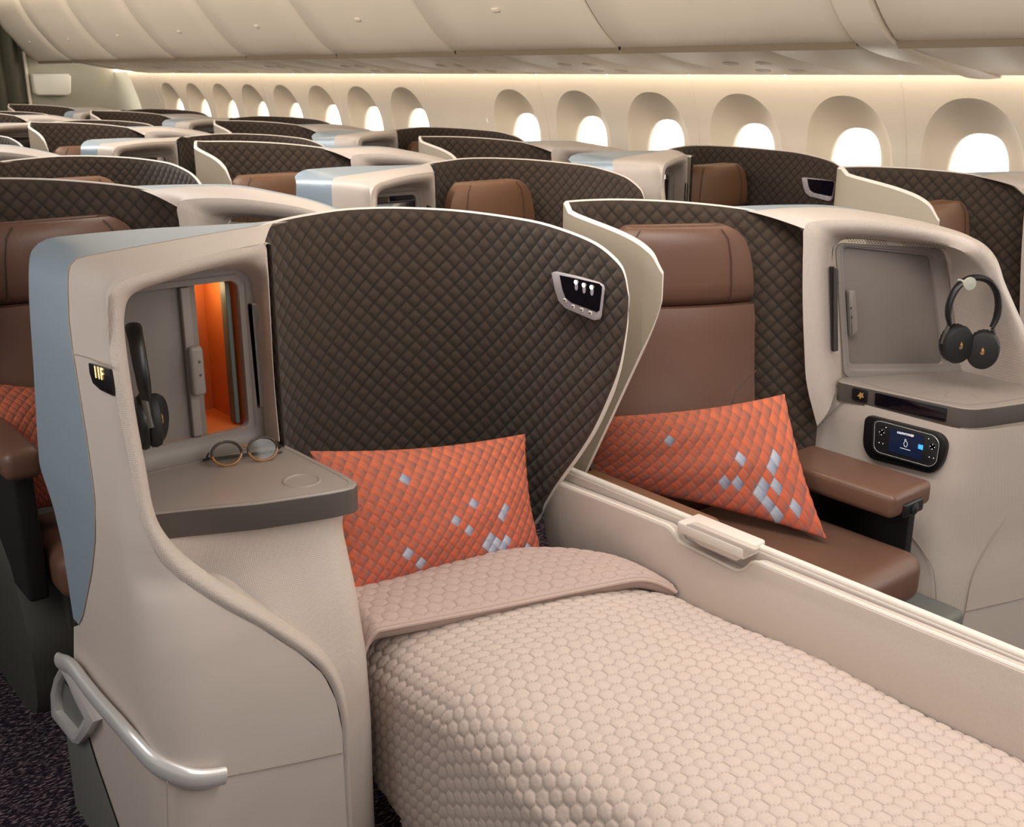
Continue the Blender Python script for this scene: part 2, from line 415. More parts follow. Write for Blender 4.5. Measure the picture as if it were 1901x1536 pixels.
for x, y in ((1049, 558), (1064, 569.5), (1080, 575.5), (1096, 581.5)):
    c = px(x, y, X=1.678)
    MB().box(c, (.003, .011, .009), .002, rot=Matrix.Rotation(0, 3, 'X')).build('button', M['trim'], pan)
    MB().box(np.array(c)-np.array([.0018, 0, 0]), (.001, .006, .0035), .0004).build('button_icon', M['dgrey'], pan)

# ================================================================== SIDE CONSOLE (left, beside the bed)
def XO(z): return float(np.interp(z, [0, .4, .83, 1.1, 1.2, 1.26], [.535, .54, .56, .59, .606, .63]))
def pxo(x, y):
    X = .56
    for _ in range(6): P = px(x, y, X=X); X = XO(P[2])
    return px(x, y, X=X)
con = thing('side_console', (.78, 2.0, 0), 'tall beige side console with blue side panel and open orange cubby beside the bed', 'side console', 'side consoles')
Bs = np.array([pxo(*p) for p in [(137, 1300), (137, 1224), (137, 1155), (116, 1014), (98, 937), (74, 868), (68, 791), (62, 680), (57, 606), (53, 540)]])
Ss = np.array([pxo(*p) for p in [(137, 1162), (152, 1160), (160, 1120), (172, 1060), (178, 1000), (178, 940), (175, 908), (162, 814), (141, 682), (130, 606), (125, 545)]])
CP = [(644, 1536, 1.66), (640, 1460, 1.66), (636, 1360, 1.66), (624, 1300, 1.66), (600, 1252, 1.66), (560, 1216, 1.662), (480, 1164, 1.668), (400, 1120, 1.68), (320, 1064, 1.70), (280, 1008, 1.715), (256, 940, 1.73), (242, 871, 1.742), (223, 776, 1.757), (211, 701, 1.767), (200, 625, 1.783), (198, 569, 1.79)]
Cs = np.array([px(x, y, Y=Y) for x, y, Y in CP])
def at_z(T, z):
    o = np.argsort(T[:, 2]); return np.array([np.interp(z, T[o, 2], T[o, 0]), np.interp(z, T[o, 2], T[o, 1]), z])
DN = np.array([.25, -.41]); DN = -DN/np.linalg.norm(DN); DD = DN @ np.array([.60, 1.79])
dg = lambda x, y, o=0: px(x, y, n=DN, d=DD+o)
ZT = 1.16
sideB = lambda z: np.array([XO(z), at_z(Bs, z)[1], z]); sideS = lambda z: np.array([XO(z), max(min(at_z(Ss, z)[1], at_z(Bs, z)[1]), 0) if z > Ss[0, 2] else at_z(Bs, z)[1], z])
Bt = [sideB(ZT), px(54, 489, X=.612), px(62, 461, X=.64), px(87, 444, Y=2.36), px(132, 437, Y=2.365), px(264, 425, Y=2.365), px(377, 419, Y=2.365), px(491, 412, Y=2.365), px(530, 408, Y=2.365)]
St = [sideS(ZT), px(127, 515, X=.615), px(134, 489, X=.632), px(158, 477, Z=1.262), px(264, 457, Z=1.263), px(377, 437, Z=1.264), px(472, 421, Z=1.265), px(512, 412, Z=1.265)]
CtP = [(200, 600), (200, 565), (206, 542), (226, 523), (260, 510), (330, 488), (400, 470), (460, 458), (491, 452)]
Ct = [at_z(Cs, ZT)] + [dg(*p) for p in CtP[1:]]
NT = 34
Bt, St, Ct = rsm(Bt, NT), rsm(St, NT), rsm(Ct, NT)
zs = np.concatenate([np.linspace(.0, ZT, 60)[:-1]])
white, bluep, _top = [], [], []
def side_row(z):
    s, c = sideS(z), at_z(Cs, z); xo = XO(z); r = .085
    a = np.array([xo, min(c[1]+r, s[1]-.01), z]); k = np.array([xo, c[1]-.0, z]); e = np.array([min(xo+r, c[0]), c[1], z])
    if c[0] < xo+r: k = np.array([xo, c[1]+.02, z]); e = c
    row = [s*(1-t)+a*t for t in np.linspace(0, 1, 6)]
    row += [a*(1-t)**2+k*2*t*(1-t)+e*t*t for t in np.linspace(0, 1, 9)[1:]]
    row += [e*(1-t)+c*t for t in np.linspace(0, 1, 6)[1:]]
    return row
for z in zs:
    white.append(side_row(z))
    if z > Ss[0, 2]: b, s = sideB(z), sideS(z); bluep.append([b*(1-t)+s*t for t in np.linspace(0, 1, 5)])
for b, s, c in zip(Bt, St, Ct):
    bluep.append([b*(1-t)+s*t for t in np.linspace(0, 1, 5)])
    row = []
    if not _top: _top.extend([len(white), np.array(white[-1])])
    kk = len(white)-_top[0]; wgt = max(0, 1-kk/16); wgt = wgt*wgt*(3-2*wgt); l0 = _top[1]
    fr0 = np.linalg.norm(l0-l0[0], axis=1); fr0 = fr0/fr0[-1]
    for q, t in enumerate(np.linspace(0, 1, 19)):
        t2 = t*(1-wgt)+fr0[q]*wgt; offv = l0[q]-(l0[0]*(1-fr0[q])+l0[-1]*fr0[q])
        row.append(s*(1-t2)+c*t2 + offv*wgt + np.array([0, 0, .010*math.sin(math.pi*t2)*(1-wgt)]))
    white.append(row)
shell = MB().grid(white)
# back closing wall
bw = [[*sideB(z)[:2], z] for z in zs] + [list(p) for p in Bt]
shell.grid([bw, [[1.02, 2.37, min(p[2], 1.26)] for p in bw]])
# lip and inner cove
PAIR = [((644, 1536), (655, 1536)), ((640, 1460), (651, 1450)), ((636, 1360), (648, 1345)), ((624, 1300), (637, 1275)), ((600, 1252), (613, 1225)), ((560, 1216), (578, 1188)), ((480, 1164), (503, 1137)), ((400, 1120), (425, 1090)), ((320, 1064), (350, 1037)), ((280, 1008), (306, 990)), ((256, 940), (285, 945)), ((242, 871), (271, 871)), ((223, 776), (255, 785)), ((211, 701), (242, 701)), ((200, 625), (232, 625)), ((198, 569), (231, 585)), ((206, 542), (239, 555)), ((226, 523), (262, 538)), ((260, 510), (300, 525)), ((330, 488), (365, 506)), ((400, 470), (425, 492)), ((470, 457), (460, 488)), ((492, 455), (479, 497)), ((497, 490), (487, 520)), ((502, 580), (492, 580)), ((508, 700), (500, 700)), ((519, 818), (509, 816))]
Cl, Ol, Pl = [], [], []
PP = {8: (.66, .62), 9: (.655, .73), 10: (.655, .80), 11: (.655, .86), 12: (.655, .95), 13: (.655, 1.02), 14: (.655, 1.10), 15: (.66, 1.15), 16: (.68, 1.19), 17: (.71, 1.205), 18: (.75, 1.21), 19: (.82, 1.21), 20: (.90, 1.21), 21: (.95, 1.205), 22: (.975, 1.19), 23: (.985, 1.15), 24: (.988, 1.08), 25: (.99, .95), 26: (.99, .815)}
for i, (c, o) in enumerate(PAIR):
    if i < 16: Y = CP[i][2]; Cl.append(px(*c, Y=Y)); Ol.append(px(*o, Y=Y+.012))
    else: Cl.append(dg(*c)); Ol.append(dg(*o, .012))
    Pl.append(np.array([PP[i][0], 2.10, PP[i][1]]) if i >= 8 else Ol[-1]+np.array([0, .08, 0]))
n = 140; Cc, Oc, Pc = crv(Cl, n), crv(Ol, n), crv(Pl, n)
rows = []
for c, o, p in zip(Cc, Oc, Pc):
    r = [c*(1-t)+o*t + np.array([-.1, -1, 0])*.012*math.sin(math.pi*t) for t in np.linspace(0, 1, 7)]
    r += [o*(1-t)+p*t for t in np.linspace(0, 1, 7)[1:]]
    rows.append(r)
lip = MB().grid(rows)
lip.grid([[c, c+np.array([.010, .040, .002])] for c in Cc[-28:]])
_e = np.array([white[-1][-1], white[-1][9], white[-1][0], bluep[-1][0]]); _e = rsm(_e, 24)
_q = pF[:int(np.where(pF[:, 0] > 1.40)[0][0])]; _t = np.gradient(_q, axis=0); _t /= np.linalg.norm(_t, axis=1)[:, None]
_q = rsm(np.stack([_q[:, 0]-_t[:, 1]*.012, _q[:, 1]+_t[:, 0]*.012, np.full(len(_q), 1.254)], 1)[::6], 24)
shell.grid([_e, _e*.5+_q*.5+np.array([0, 0, .002]), _q])
shell.build('outer_shell', M['shell'], con, sharp=50)
lip.build('woven_surround', M['shell_weave'], con, sharp=50)
bp_ = MB().grid(bluep).build('side_panel', M['blue'], con, sharp=0, label='brushed blue metallic panel')
# lower body under the tray
yb = lambda z: float(np.interp(z, [0, .3, .45, .58, .70, .77], [1.692, 1.686, 1.694, 1.722, 1.764, 1.768]))
rows = []
for z in np.linspace(0, .764, 32):
    y = yb(z); xr = 1.02+(.010 if z > .72 else 0)*((z-.72)/.044)
    sl = float(np.interp(z, [.42, .55, .68], [0, .13, .31]))
    row = [(x, y+sl*(xr-.07-x), z) for x in np.linspace(.58, xr-.07, 8)]
    row += [(xr-.07+.07*math.sin(a), y+.07-.07*math.cos(a), z) for a in np.linspace(0, math.pi/2, 8)[1:]]
    row += [(xr, yy, z) for yy in np.linspace(y+.07, 2.06, 8)[1:]]
    rows.append(row)
MB().grid(rows).build('lower_body', M['shell_weave'], con, sharp=0)
sm = Seams(); seam(sm, [px(x, y, Y=1.657) for x, y in ((418, 1442), (480, 1430), (560, 1414), (637, 1397))])
seam(sm, [pxo(138, 657)+np.array([-.001, 0, 0]), pxo(165, 664)+np.array([-.001, 0, 0]), pxo(190, 674)+np.array([-.002, 0, 0]), px(210, 683, X=.572)])
seam(sm, [px(310, 1452, Y=1.668), px(311, 1500, Y=1.668), px(312, 1536, Y=1.668)])
seam(sm, [p + np.array([-.0012, 0, .0004]) for p in [sideS(z) for z in zs if z > Ss[0, 2]][::2] + list(St[::1])], .0012)
sm.build('panel_joint', M['seam'], con)
# kick base
rows = []
for z in np.linspace(0, .34, 10):
    ye = float(np.interp(z, [0, .12, .25, .34], [1.80, 1.92, 2.06, 2.10]))
    rows.append([(XO(z)-.004, ye, z), (XO(z)-.004, ye+.05, z), (XO(z)-.004, 2.24, z), (XO(z)+.02, 2.27, z), (1.0, 2.28, z)])
MB().grid(rows).build('kick_plate', M['base'], con)
# stow compartment: frame, cavity, sliding door
fin = [px(x, y, Y=2.09) for x, y in ((413, 524), (438, 545), (453, 776), (438, 799))]
xl, xr, zt_, zb_ = .70, float(px(447, 600, Y=2.09)[0]), float(px(420, 523, Y=2.09)[2]), float(px(430, 800, Y=2.09)[2])
def ring(ox0, ox1, oz0, oz1, ix0, ix1, iz0, iz1, y, dep, ro=.03, ri=.02):
    o = [(ox0/2+ox1/2+a, oz0/2+oz1/2+b) for a, b in rrect(ox1-ox0, oz1-oz0, ro)]; i = [(ix0/2+ix1/2+a, iz0/2+iz1/2+b) for a, b in rrect(ix1-ix0, iz1-iz0, ri)]
    rows = [[(a, y+.006, b) for a, b in o], [(a+(c-a)*.12, y, b+(d-b)*.12) for (a, b), (c, d) in zip(o, i)], [(a+(c-a)*.6, y, b+(d-b)*.6) for (a, b), (c, d) in zip(o, i)], [(a+(c-a)*.7, y+.004, b+(d-b)*.7) for (a, b), (c, d) in zip(o, i)], [(a+(c-a)*.97, y+.004, b+(d-b)*.97) for (a, b), (c, d) in zip(o, i)], [(c, y+.008, d) for c, d in i], [(c, y+dep, d) for c, d in i]]
    return MB().grid(rows, wrap_v=True)
ring(.645, .997, .80, 1.225, xl, xr, zb_, zt_, 2.085, .02).build('cubby_frame', M['frame'], con)
cav = MB()
y0, y1 = 2.105, 2.27
cav.grid([[(xl, y0, zb_), (xr+.0, y0, zb_)], [(xl, y1, zb_), (xr, y1, zb_)], [(xl, y1, zt_), (xr, y1, zt_)], [(xl, y0, zt_), (xr, y0, zt_)]])
cav.grid([[(xr, y0, zb_), (xr, y1, zb_)], [(xr, y0, zt_), (xr, y1, zt_)]]); cav.grid([[(xl, y0, zb_), (xl, y1, zb_)], [(xl, y0, zt_), (xl, y1, zt_)]])
cav.build('cubby_interior', M['orange'], con, label='glowing orange cubby lining')
xd = float(px(372, 700, Y=2.108)[0])
dr = MB().box(((xl+xd)/2, 2.114, (zb_+zt_)/2), (xd-xl+.01, .014, zt_-zb_+.03), .003).build('sliding_door', M['door'], con)
MB().box((xd-.022, 2.100, (zb_+zt_)/2), (.020, .016, zt_-zb_-.004), .003).build('door_edge', M['frame'], dr)
hb = MB().box((xd-.016, 2.088, float(px(365, 685, Y=2.1)[2])), (.030, .026, .105), .008).build('door_pull', M['frame'], dr)
for y in (672, 697):
    MB().lathe([(.0001, 0), (.003, 0), (.003, .001)], (xd-.013, 2.0755, float(px(365, y, Y=2.08)[2])), (0, -1, 0), 12).build('screw', M['dgrey'], hb)
MB().box((xr-.012, 2.13, (zb_+zt_)/2), (.010, .03, zt_-zb_-.01), .002).build('mirror_edge', M['edge'], con)
# closed door used by the other consoles
cdo = MB().plate([(.84+a, 2.108, .985+b) for a, b in rrect(xr-xl+.02, .36, .02)], (0, -.012, 0), .003).build('closed_door', M['screen'], con)
# coat hook strip beside the cubby
a0, a1 = dg(466, 565, .03), dg(486, 755, .03)
hk = MB().plate(rquad([dg(459, 562, -.014), dg(468, 561, -.014), dg(489, 755, -.014), dg(478, 757, -.014)], .004), (-.003, -.006, 0), .002).build('hook_strip', M['black'], con)
MB().plate(rquad([dg(467, 562, -.022), dg(476, 564, -.022), dg(481, 590, -.022), dg(478, 612, -.022), dg(492, 752, -.022), dg(483, 755, -.022)], .004), (-.005, -.010, 0), .003).build('hook_arm', M['dgrey'], hk)
# tray
ZTR = .815
tro = [px(x, y, Z=ZTR) for x, y in ((300, 952), (330, 949), (360, 946), (478, 935), (560, 923), (612, 915), (645, 908.5), (657, 905), (663, 899), (662, 893), (655, 889), (636, 878), (598, 859), (559, 839), (525, 823))]
tro = [np.array([.60, 1.91, ZTR]), np.array([.625, 1.872, ZTR])] + tro[1:] + [np.array([1.0, 2.095, ZTR]), np.array([.645, 2.095, ZTR]), np.array([.63, 1.95, ZTR])]
tb = MB().plate([p-np.array([0, 0, .054]) for p in tro], (0, 0, .054), .005, 3)
trayo = tb.build('tray_table', M['tray'], con)
trayo.data.materials.append(M['tray_edge'])
trayo.data.polygons.foreach_set('material_index', [1 if abs(p.normal.z) < .5 else 0 for p in trayo.data.polygons])
c_ = np.mean([p for p in tro], axis=0)
ins = [p+(c_-p)*np.array([.10, .09, 0]) for p in tro]
tm = MB().tube([p+np.array([0, 0, -.0002]) for p in rquad(ins, .02, 3)], .0010, 6, closed=True); tm.build('tray_groove', M['door'], trayo)
cc = px(560, 893, Z=ZTR)
MB().lathe([(.030, -.001), (.033, .0018), (.0355, .0022), (.038, .0018), (.041, -.001)], cc, (0, 0, 1), 40).build('cup_ring', M['tray'], trayo)
# seat number sign
pls = [(168, 674), (207, 686), (210, 700), (214, 735), (190, 724), (176, 711), (170, 692)]
plq = []
for x, y in pls: plq.append(px(x, y, X=XO(1.08)-.004))
sgn = MB().plate(plq, (-.004, 0, 0), .001).build('seat_sign', M['black'], con, label='black seat number sign reading 11F')
o_ = px(183, 694, X=XO(1.08)-.0095)
ex = px(189, 696, X=XO(1.08)-.0095)-px(175, 691.5, X=XO(1.08)-.0095)
text_mesh('sign_text', '11F', .031, M['lit'], sgn, o_, ex, (0, 0, 1), .0003)
# bumper rail with loop
def U_(x, y, o=.0): return pxo(x, y) + np.array([-o, 0, 0])
bump = [(132, 1234), (150, 1262), (190, 1312), (240, 1366), (290, 1420), (305, 1432)]
bx_, by_ = [132, 150, 190, 240, 285, 312, 345, 380, 413], [1232, 1261, 1311, 1365, 1415, 1437, 1446, 1447, 1444]
rp = rsm([(.524, 2.17), (.525, 1.98), (.526, 1.83), (.531, 1.755), (.547, 1.697), (.585, 1.659), (.615, 1.649), (.653, 1.646)], 40)
pts = [(p[0], p[1], on_curve(p[0], p[1], bx_, by_, .35)) for p in rp]
P_ = np.array(pts); P_[:, 2] = np.convolve(np.pad(P_[:, 2], 3, mode='edge'), np.ones(7)/7, 'valid'); rl = MB()
rad = np.interp(np.linspace(0, 1, 40), [0, .2, .7, .9, 1], [.019, .021, .022, .021, .018])
rl.tube(P_, rad, 16, flat=.55, up=(0, 0, 1)); rail = rl.build('bumper_rail', M['metal'], con, label='brushed metal bumper rail')
lo_ = [(131, 1228), (116, 1256), (109, 1284), (111, 1326), (150, 1374), (161, 1376), (176, 1358), (190, 1335), (165, 1290), (150, 1262)]
li_ = [(133, 1246), (123, 1262), (117, 1286), (118, 1316), (150, 1354), (156, 1356), (163, 1345), (172, 1328), (155, 1295), (145, 1270)]
lo3 = [pxo(*p) for p in lo_]; li3 = [pxo(*p) for p in li_]
o1 = np.array([-.018, 0, 0]); o2 = np.array([.05, 0, 0])
lp = MB().grid([[p+o1 for p in li3], [p+o1*1.25 for p in [a*.5+b*.5 for a, b in zip(lo3, li3)]], [p+o1 for p in lo3], [p+o2 for p in lo3], [p+o2 for p in li3]], wrap_u=True, wrap_v=True)
lp.build('grab_loop', M['metal'], con, sharp=35)

# ================================================================== HEADPHONES
def headphones(c, ex, ey, label, k=1.0, tilt=.0):
    """c: point under the headband, ex: sideways, ey: outward from the wall"""
    ex, ey = Vector(ex).normalized(), Vector(ey).normalized(); ez = Vector((0, 0, 1))
    L = lambda x, y, z: Vector(c) + (ex*x + ey*y + ez*z)*k
    h = thing('headphones', L(0, 0, -.2), label, 'headphones', 'headphones hung in the consoles')
    arc = [(-.060, .012, -.085), (-.068, .010, -.055), (-.066, .008, -.02), (-.050, .006, .018), (-.022, .004, .040), (.008, .004, .044), (.036, .006, .034), (.058, .008, .008), (.068, .010, -.03), (.066, .012, -.065), (.056, .014, -.092)]
    pts = rsm([L(*p) for p in arc], 40); rad = np.interp(np.linspace(0, 1, 40), [0, .1, .3, .5, .7, .9, 1], [.010, .013, .014, .016, .015, .014, .010])
    MB().tube(pts, rad*k, 12, flat=.55, up=ey).build('headband', M['black'], h)
    for s, x, z, yy in ((-1, -.036, -.137, .012), (1, .036, -.152, .020)):
        ax = (ey + ex*(-.32*s+(-.25))).normalized(); cc = L(x, yy, z)
        cp = MB().lathe([(.0001, -.002), (.036, -.002), (.040, .002), (.041, .010), (.038, .019), (.033, .0215), (.0001, .0225)], cc, ax, 36, sx=1.0, sy=1.25, up=ex).build('ear_cup', M['blackm'], h)
        pr = []
        for j in range(48):
            q = 2*math.pi*j/48; pr.append((math.cos(q), math.sin(q), 1+.03*(j % 2)))
        u = (ex-ax*ex.dot(ax)).normalized(); w = ax.cross(u)
        rows = [[cc-ax*(.002+dz)*k + (u*a*r*m+w*b*r*1.25*m)*k for a, b, m in pr] for r, dz in ((.034, 0), (.040, .002), (.0425, .009), (.0405, .017), (.030, .021), (.016, .021))]
        MB().grid(rows, wrap_v=True).build('ear_pad', M['black'], cp)
        # golden bird emblem
        em = MB(); f0 = cc + ax*.0229
        def E_(p): return [f0 + (u*a + w*b)*k for a, b in p]
        em.plate(E_([(-.0015, -.001), (.0045, -.0005), (.0040, .004), (.0010, .009), (-.0005, .0115), (-.0015, .007), (-.0035, .003)]), ax*.0004)
        for q in range(3): em.plate(E_([(-.006+.001*q, -.0035-.0024*q), (.006-.0008*q, -.0025-.0024*q), (.0052-.0008*q, -.0040-.0024*q), (-.005+.001*q, -.0048-.0024*q)]), ax*.0004)
        em.build('emblem', M['gold'], cp)
        yk = MB().tube([L(x+s*.022, yy-.004, z+.058), L(x+s*.032, yy-.002, z+.03), L(x+s*.040, yy+.002, z+.0)], .0075*k, 8, flat=.7, up=ey); yk.build('yoke', M['dgrey'], h)
    return h

# ================================================================== SPECTACLES
def spectacles():
    c = px(455, 862, Z=ZTR); zt = ZTR+.003
    g = thing('spectacles', (c[0], c[1], ZTR), 'folded brown round-lens spectacles lying on the grey tray beside the bed', 'glasses')
    pL, pR = px(424, 866, Z=ZTR), px(491, 857, Z=ZTR)
    ex = Vector(pR-pL); wd = ex.length; ex.normalize(); ey = Vector((0, 0, 1)).cross(ex); up = (Vector((0, 0, 1))*.92 + ey*.38).normalized()
    rx, ry = wd*.405, wd*.345
    for p in (pL, pR):
        cc = Vector(p) + up*(ry+.002)
        pts = [cc + ex*rx*math.cos(q) + up*ry*math.sin(q)*(1.0 if math.sin(q) < 0 else .92) for q in np.linspace(0, 2*math.pi, 41)[:-1]]
        fmi = MB().tube(pts, .0030, 8, closed=True)
        rim = fmi.build('rim', None, g, mats=[M['tort'], M['amber']])
        me = rim.data; zc = cc.z - wloc(g).z
        me.polygons.foreach_set('material_index', [1 if pz.center.z < zc-.003 else 0 for pz in me.polygons])
        MB().plate([cc + ex*(rx-.001)*math.cos(q) + up*(ry-.001)*math.sin(q) for q in np.linspace(0, 2*math.pi, 33)[:-1]], up.cross(ex)*.001).build('lens', M['lens'], g)
    cL, cR = Vector(pL)+up*(ry*1.3), Vector(pR)+up*(ry*1.3); mid = (cL+cR)/2
    MB().tube(rsm([cL+ex*rx*.93, mid+up*.004-ex*.003, mid+up*.004+ex*.003, cR-ex*rx*.93], 12), .0022, 8).build('bridge', M['amber'], g)
    eL, eR = Vector(pL)+up*(ry*1.35)-ex*rx*.98, Vector(pR)+up*(ry*1.35)+ex*rx*.98
    for e, s in ((eL, 1), (eR, -1)):
        a = e - ex*.004*s; b = Vector((a.x, a.y, ZTR+.012)) + ey*.014; tip = b + ex*(wd*2.05)*s + ey*(.010 if s > 0 else .022); tip.z = ZTR+.0045
        MB().tube(rsm([a, a+ey*.008-up*.003, b, b*.5+tip*.5, tip], 18), np.linspace(.003, .0038, 18), 8, flat=.6).build('temple', M['black'], g)
spectacles()
hp = headphones(px(248, 650, X=.69), (.30, .95, 0), (.95, -.30, 0), 'black headphones hanging inside the console with the orange cubby, partly hidden by its edge', .98)

# ================================================================== BED
def duvet():
    root = thing('duvet', (1.37, .9, 0), 'taupe quilted duvet spread over the flat bed with its top turned down', 'bedding')
    Ys = np.arange(-.12, 1.93, .0036); nU = 330
    zh = lambda y: float(np.interp(y, [1.55, 1.66, 1.76, 1.81, 1.86, 1.95], [.02, .03, .07, .15, .24, .32]))
    P, U, V = [], [], []
    for y in Ys:
        z0 = zh(y); bl = .010*math.sin(y*7)*float(np.clip((1.6-y)/.35, 0, 1)); xm = float(np.interp(y, [1.50, 1.93], [1.703, 1.42]))
        prof = [(1.052, min(z0, .30)), (1.040-.5*bl, min(max(z0+.05, .12), .32)), (1.040-bl, .33), (1.050, .385), (1.078, .432), (1.125, .455), (1.20, .466), (1.27, .468), (.4*1.27+.6*xm, .466), (.15*1.27+.85*xm, .458), (xm-.008, .452), (xm, .44)]
        q = rsm(prof, nU, 6); s = arcl(q); s = s-s[-1]
        P.append([(a, y, b) for a, b in q]); U.append(s); V.append([y]*nU)
    P, U, V = np.array(P), np.array(U), np.array(V)
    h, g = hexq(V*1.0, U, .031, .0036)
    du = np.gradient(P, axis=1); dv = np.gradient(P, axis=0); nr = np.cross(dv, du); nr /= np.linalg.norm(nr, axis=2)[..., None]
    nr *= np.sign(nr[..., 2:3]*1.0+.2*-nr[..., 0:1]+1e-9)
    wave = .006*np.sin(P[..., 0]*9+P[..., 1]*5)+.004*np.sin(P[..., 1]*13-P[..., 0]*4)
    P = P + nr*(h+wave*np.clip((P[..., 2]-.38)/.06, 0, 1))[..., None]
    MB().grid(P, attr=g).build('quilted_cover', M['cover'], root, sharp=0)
    # turned-down band
    fr = rsm([(1.005, 1.745), (1.10, 1.715), (1.30, 1.655), (1.50, 1.60), (1.64, 1.555), (1.70, 1.50)], 200); bk = rsm([(1.03, 1.99), (1.12, 1.965), (1.30, 1.93), (1.5, 1.865), (1.62, 1.765), (1.695, 1.60)], 200)
    rows, A = [], []
    for k in np.linspace(0, 1, 80):
        r, a = [], []
        for i, (f, b) in enumerate(zip(fr, bk)):
            t = i/199; xy = f*(1-k)+b*k
            z = .508 - .012*abs(k-.5)**3*8 + (-.07*np.clip((.06-t)/.06, 0, 1)**2) - .030*np.clip((t-.86)/.14, 0, 1)**2
            r.append((*xy, z))
        rows.append(r)
    rows = np.array(rows); uu = np.repeat(np.linspace(0, .72, 200)[None], 80, 0); vv = np.repeat(np.linspace(0, .235, 80)[:, None], 200, 1)
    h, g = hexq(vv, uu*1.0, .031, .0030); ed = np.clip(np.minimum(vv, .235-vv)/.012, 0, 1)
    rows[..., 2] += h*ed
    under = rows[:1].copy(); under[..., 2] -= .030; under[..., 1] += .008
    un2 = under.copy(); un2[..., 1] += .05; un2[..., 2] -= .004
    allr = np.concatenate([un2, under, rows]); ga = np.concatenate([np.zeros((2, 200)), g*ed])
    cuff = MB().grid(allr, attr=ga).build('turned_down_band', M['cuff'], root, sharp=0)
    MB().tube([p+np.array([0, -.002, -.006]) for p in rows[0]], .0048, 8).build('piping', M['cuff'], cuff)
duvet()

# ================================================================== PILLOWS
def pillow(TL, TR, BR, BL, nrm, th, label, blue, name='pillow', cell=.0235, rot=40, nx=300, ny=200, shade=1.0):
    TL, TR, BR, BL = [np.array(p, float) for p in (TL, TR, BR, BL)]; nrm = np.array(nrm, float); nrm /= np.linalg.norm(nrm)
    c = (TL+TR+BR+BL)/4
    root = thing(name, (c[0], c[1], min(BR[2], BL[2])), label, 'pillow', 'orange diamond-print pillows')
    u = np.linspace(0, 1, nx); v = np.linspace(0, 1, ny); Ug, Vg = np.meshgrid(u, v)
    w = np.linalg.norm(TR-TL); hgt = np.linalg.norm(TL-BL)
    pin = .055                                            # edges bow in between the corners
    Us = Ug + pin*(0.5-Ug)*2*np.sin(math.pi*Vg)*.5*hgt/w*2; Vs = Vg + pin*(.5-Vg)*2*np.sin(math.pi*Ug)*.8
    base = (TL*(1-Us)[..., None]*(1-Vs)[..., None] + TR*Us[..., None]*(1-Vs)[..., None] + BR*Us[..., None]*Vs[..., None] + BL*(1-Us)[..., None]*Vs[..., None])
    prof = (np.clip(np.sin(math.pi*Ug)*np.sin(math.pi*Vg), 0, 1))**.48
    wr = .004*np.sin(Ug*9+Vg*14)*prof
    fronts = base + nrm*(th*prof+wr)[..., None]; back = base - nrm*(th*.55*prof)[..., None]
    X, Y = Ug*w, Vg*hgt; r = math.radians(rot); a = (X*math.cos(r)+Y*math.sin(r))/cell; b = (-X*math.sin(r)+Y*math.cos(r))/cell
    ia, ib = np.floor(a), np.floor(b); fa, fb = a-ia, b-ib
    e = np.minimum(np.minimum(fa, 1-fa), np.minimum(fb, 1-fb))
    fronts += nrm*(.0022*np.clip(e/.25, 0, 1))[..., None]
    hsh = np.modf(np.abs(np.sin(ia*12.9898+ib*78.233)*43758.5453))[0]
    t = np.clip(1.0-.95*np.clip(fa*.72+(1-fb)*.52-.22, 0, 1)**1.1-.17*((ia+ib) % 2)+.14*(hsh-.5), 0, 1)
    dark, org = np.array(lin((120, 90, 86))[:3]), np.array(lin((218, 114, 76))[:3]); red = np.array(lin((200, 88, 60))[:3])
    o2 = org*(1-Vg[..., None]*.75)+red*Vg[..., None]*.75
    colr = dark*(1-t[..., None])+o2*t[..., None]
    for (bu, bv) in blue:
        qa = math.floor((bu*w*math.cos(r)+bv*hgt*math.sin(r))/cell); qb = math.floor((-bu*w*math.sin(r)+bv*hgt*math.cos(r))/cell)
        mk = (ia == qa) & (ib == qb); tt = t[mk][:, None]
        colr[mk] = np.array(lin((110, 112, 132))[:3])*(1-tt)+np.array(lin((186, 190, 204))[:3])*tt
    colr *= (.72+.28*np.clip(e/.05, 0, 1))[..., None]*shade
    mb = MB().grid(fronts); nf = len(mb.v)
    me_o = mb.build('pillowcase', M['pillow'], root, sharp=0); me = me_o.data
    at = me.attributes.new('pattern', 'FLOAT_COLOR', 'POINT'); at.data.foreach_set('color', np.concatenate([colr.reshape(-1, 3), np.ones((nf, 1))], 1).astype(np.float32).ravel())
    k = MB().grid(back[::6, ::6]) if False else MB().grid(back[:, ::-1][::5, ::5])
    bk = k.build('pillow_back', M['pillow'], root, sharp=0)
    ab = bk.data.attributes.new('pattern', 'FLOAT_COLOR', 'POINT'); ab.data.foreach_set('color', np.tile(np.array([*lin((170, 76, 50))], np.float32), len(k.v)))
    return root
def uv_of(x, y, q):
    """fractional place in the pillow face of a photo position, corners q = TL,TR,BR,BL in the photo"""
    q = [np.array(p, float) for p in q]; u, v = .5, .5
    for _ in range(30):
        p = q[0]*(1-u)*(1-v)+q[1]*u*(1-v)+q[2]*u*v+q[3]*(1-u)*v
        du = (q[1]-q[0])*(1-v)+(q[2]-q[3])*v; dv = (q[3]-q[0])*(1-u)+(q[2]-q[1])*u
        J = np.array([du, dv]).T; d = np.linalg.solve(J, np.array([x, y])-p); u += d[0]; v += d[1]
    return u, v
qF = [(575, 838), (975, 806), (1008, 1036), (648, 1105)]
bF = [uv_of(x, y, qF) for x, y in [(716, 893), (855, 944), (920, 942), (916, 958), (810, 977), (848, 987), (890, 1000), (880, 1018), (900, 1012), (924, 1006), (905, 1030), (918, 1022), (738, 1045), (755, 1055), (975, 1030)]]
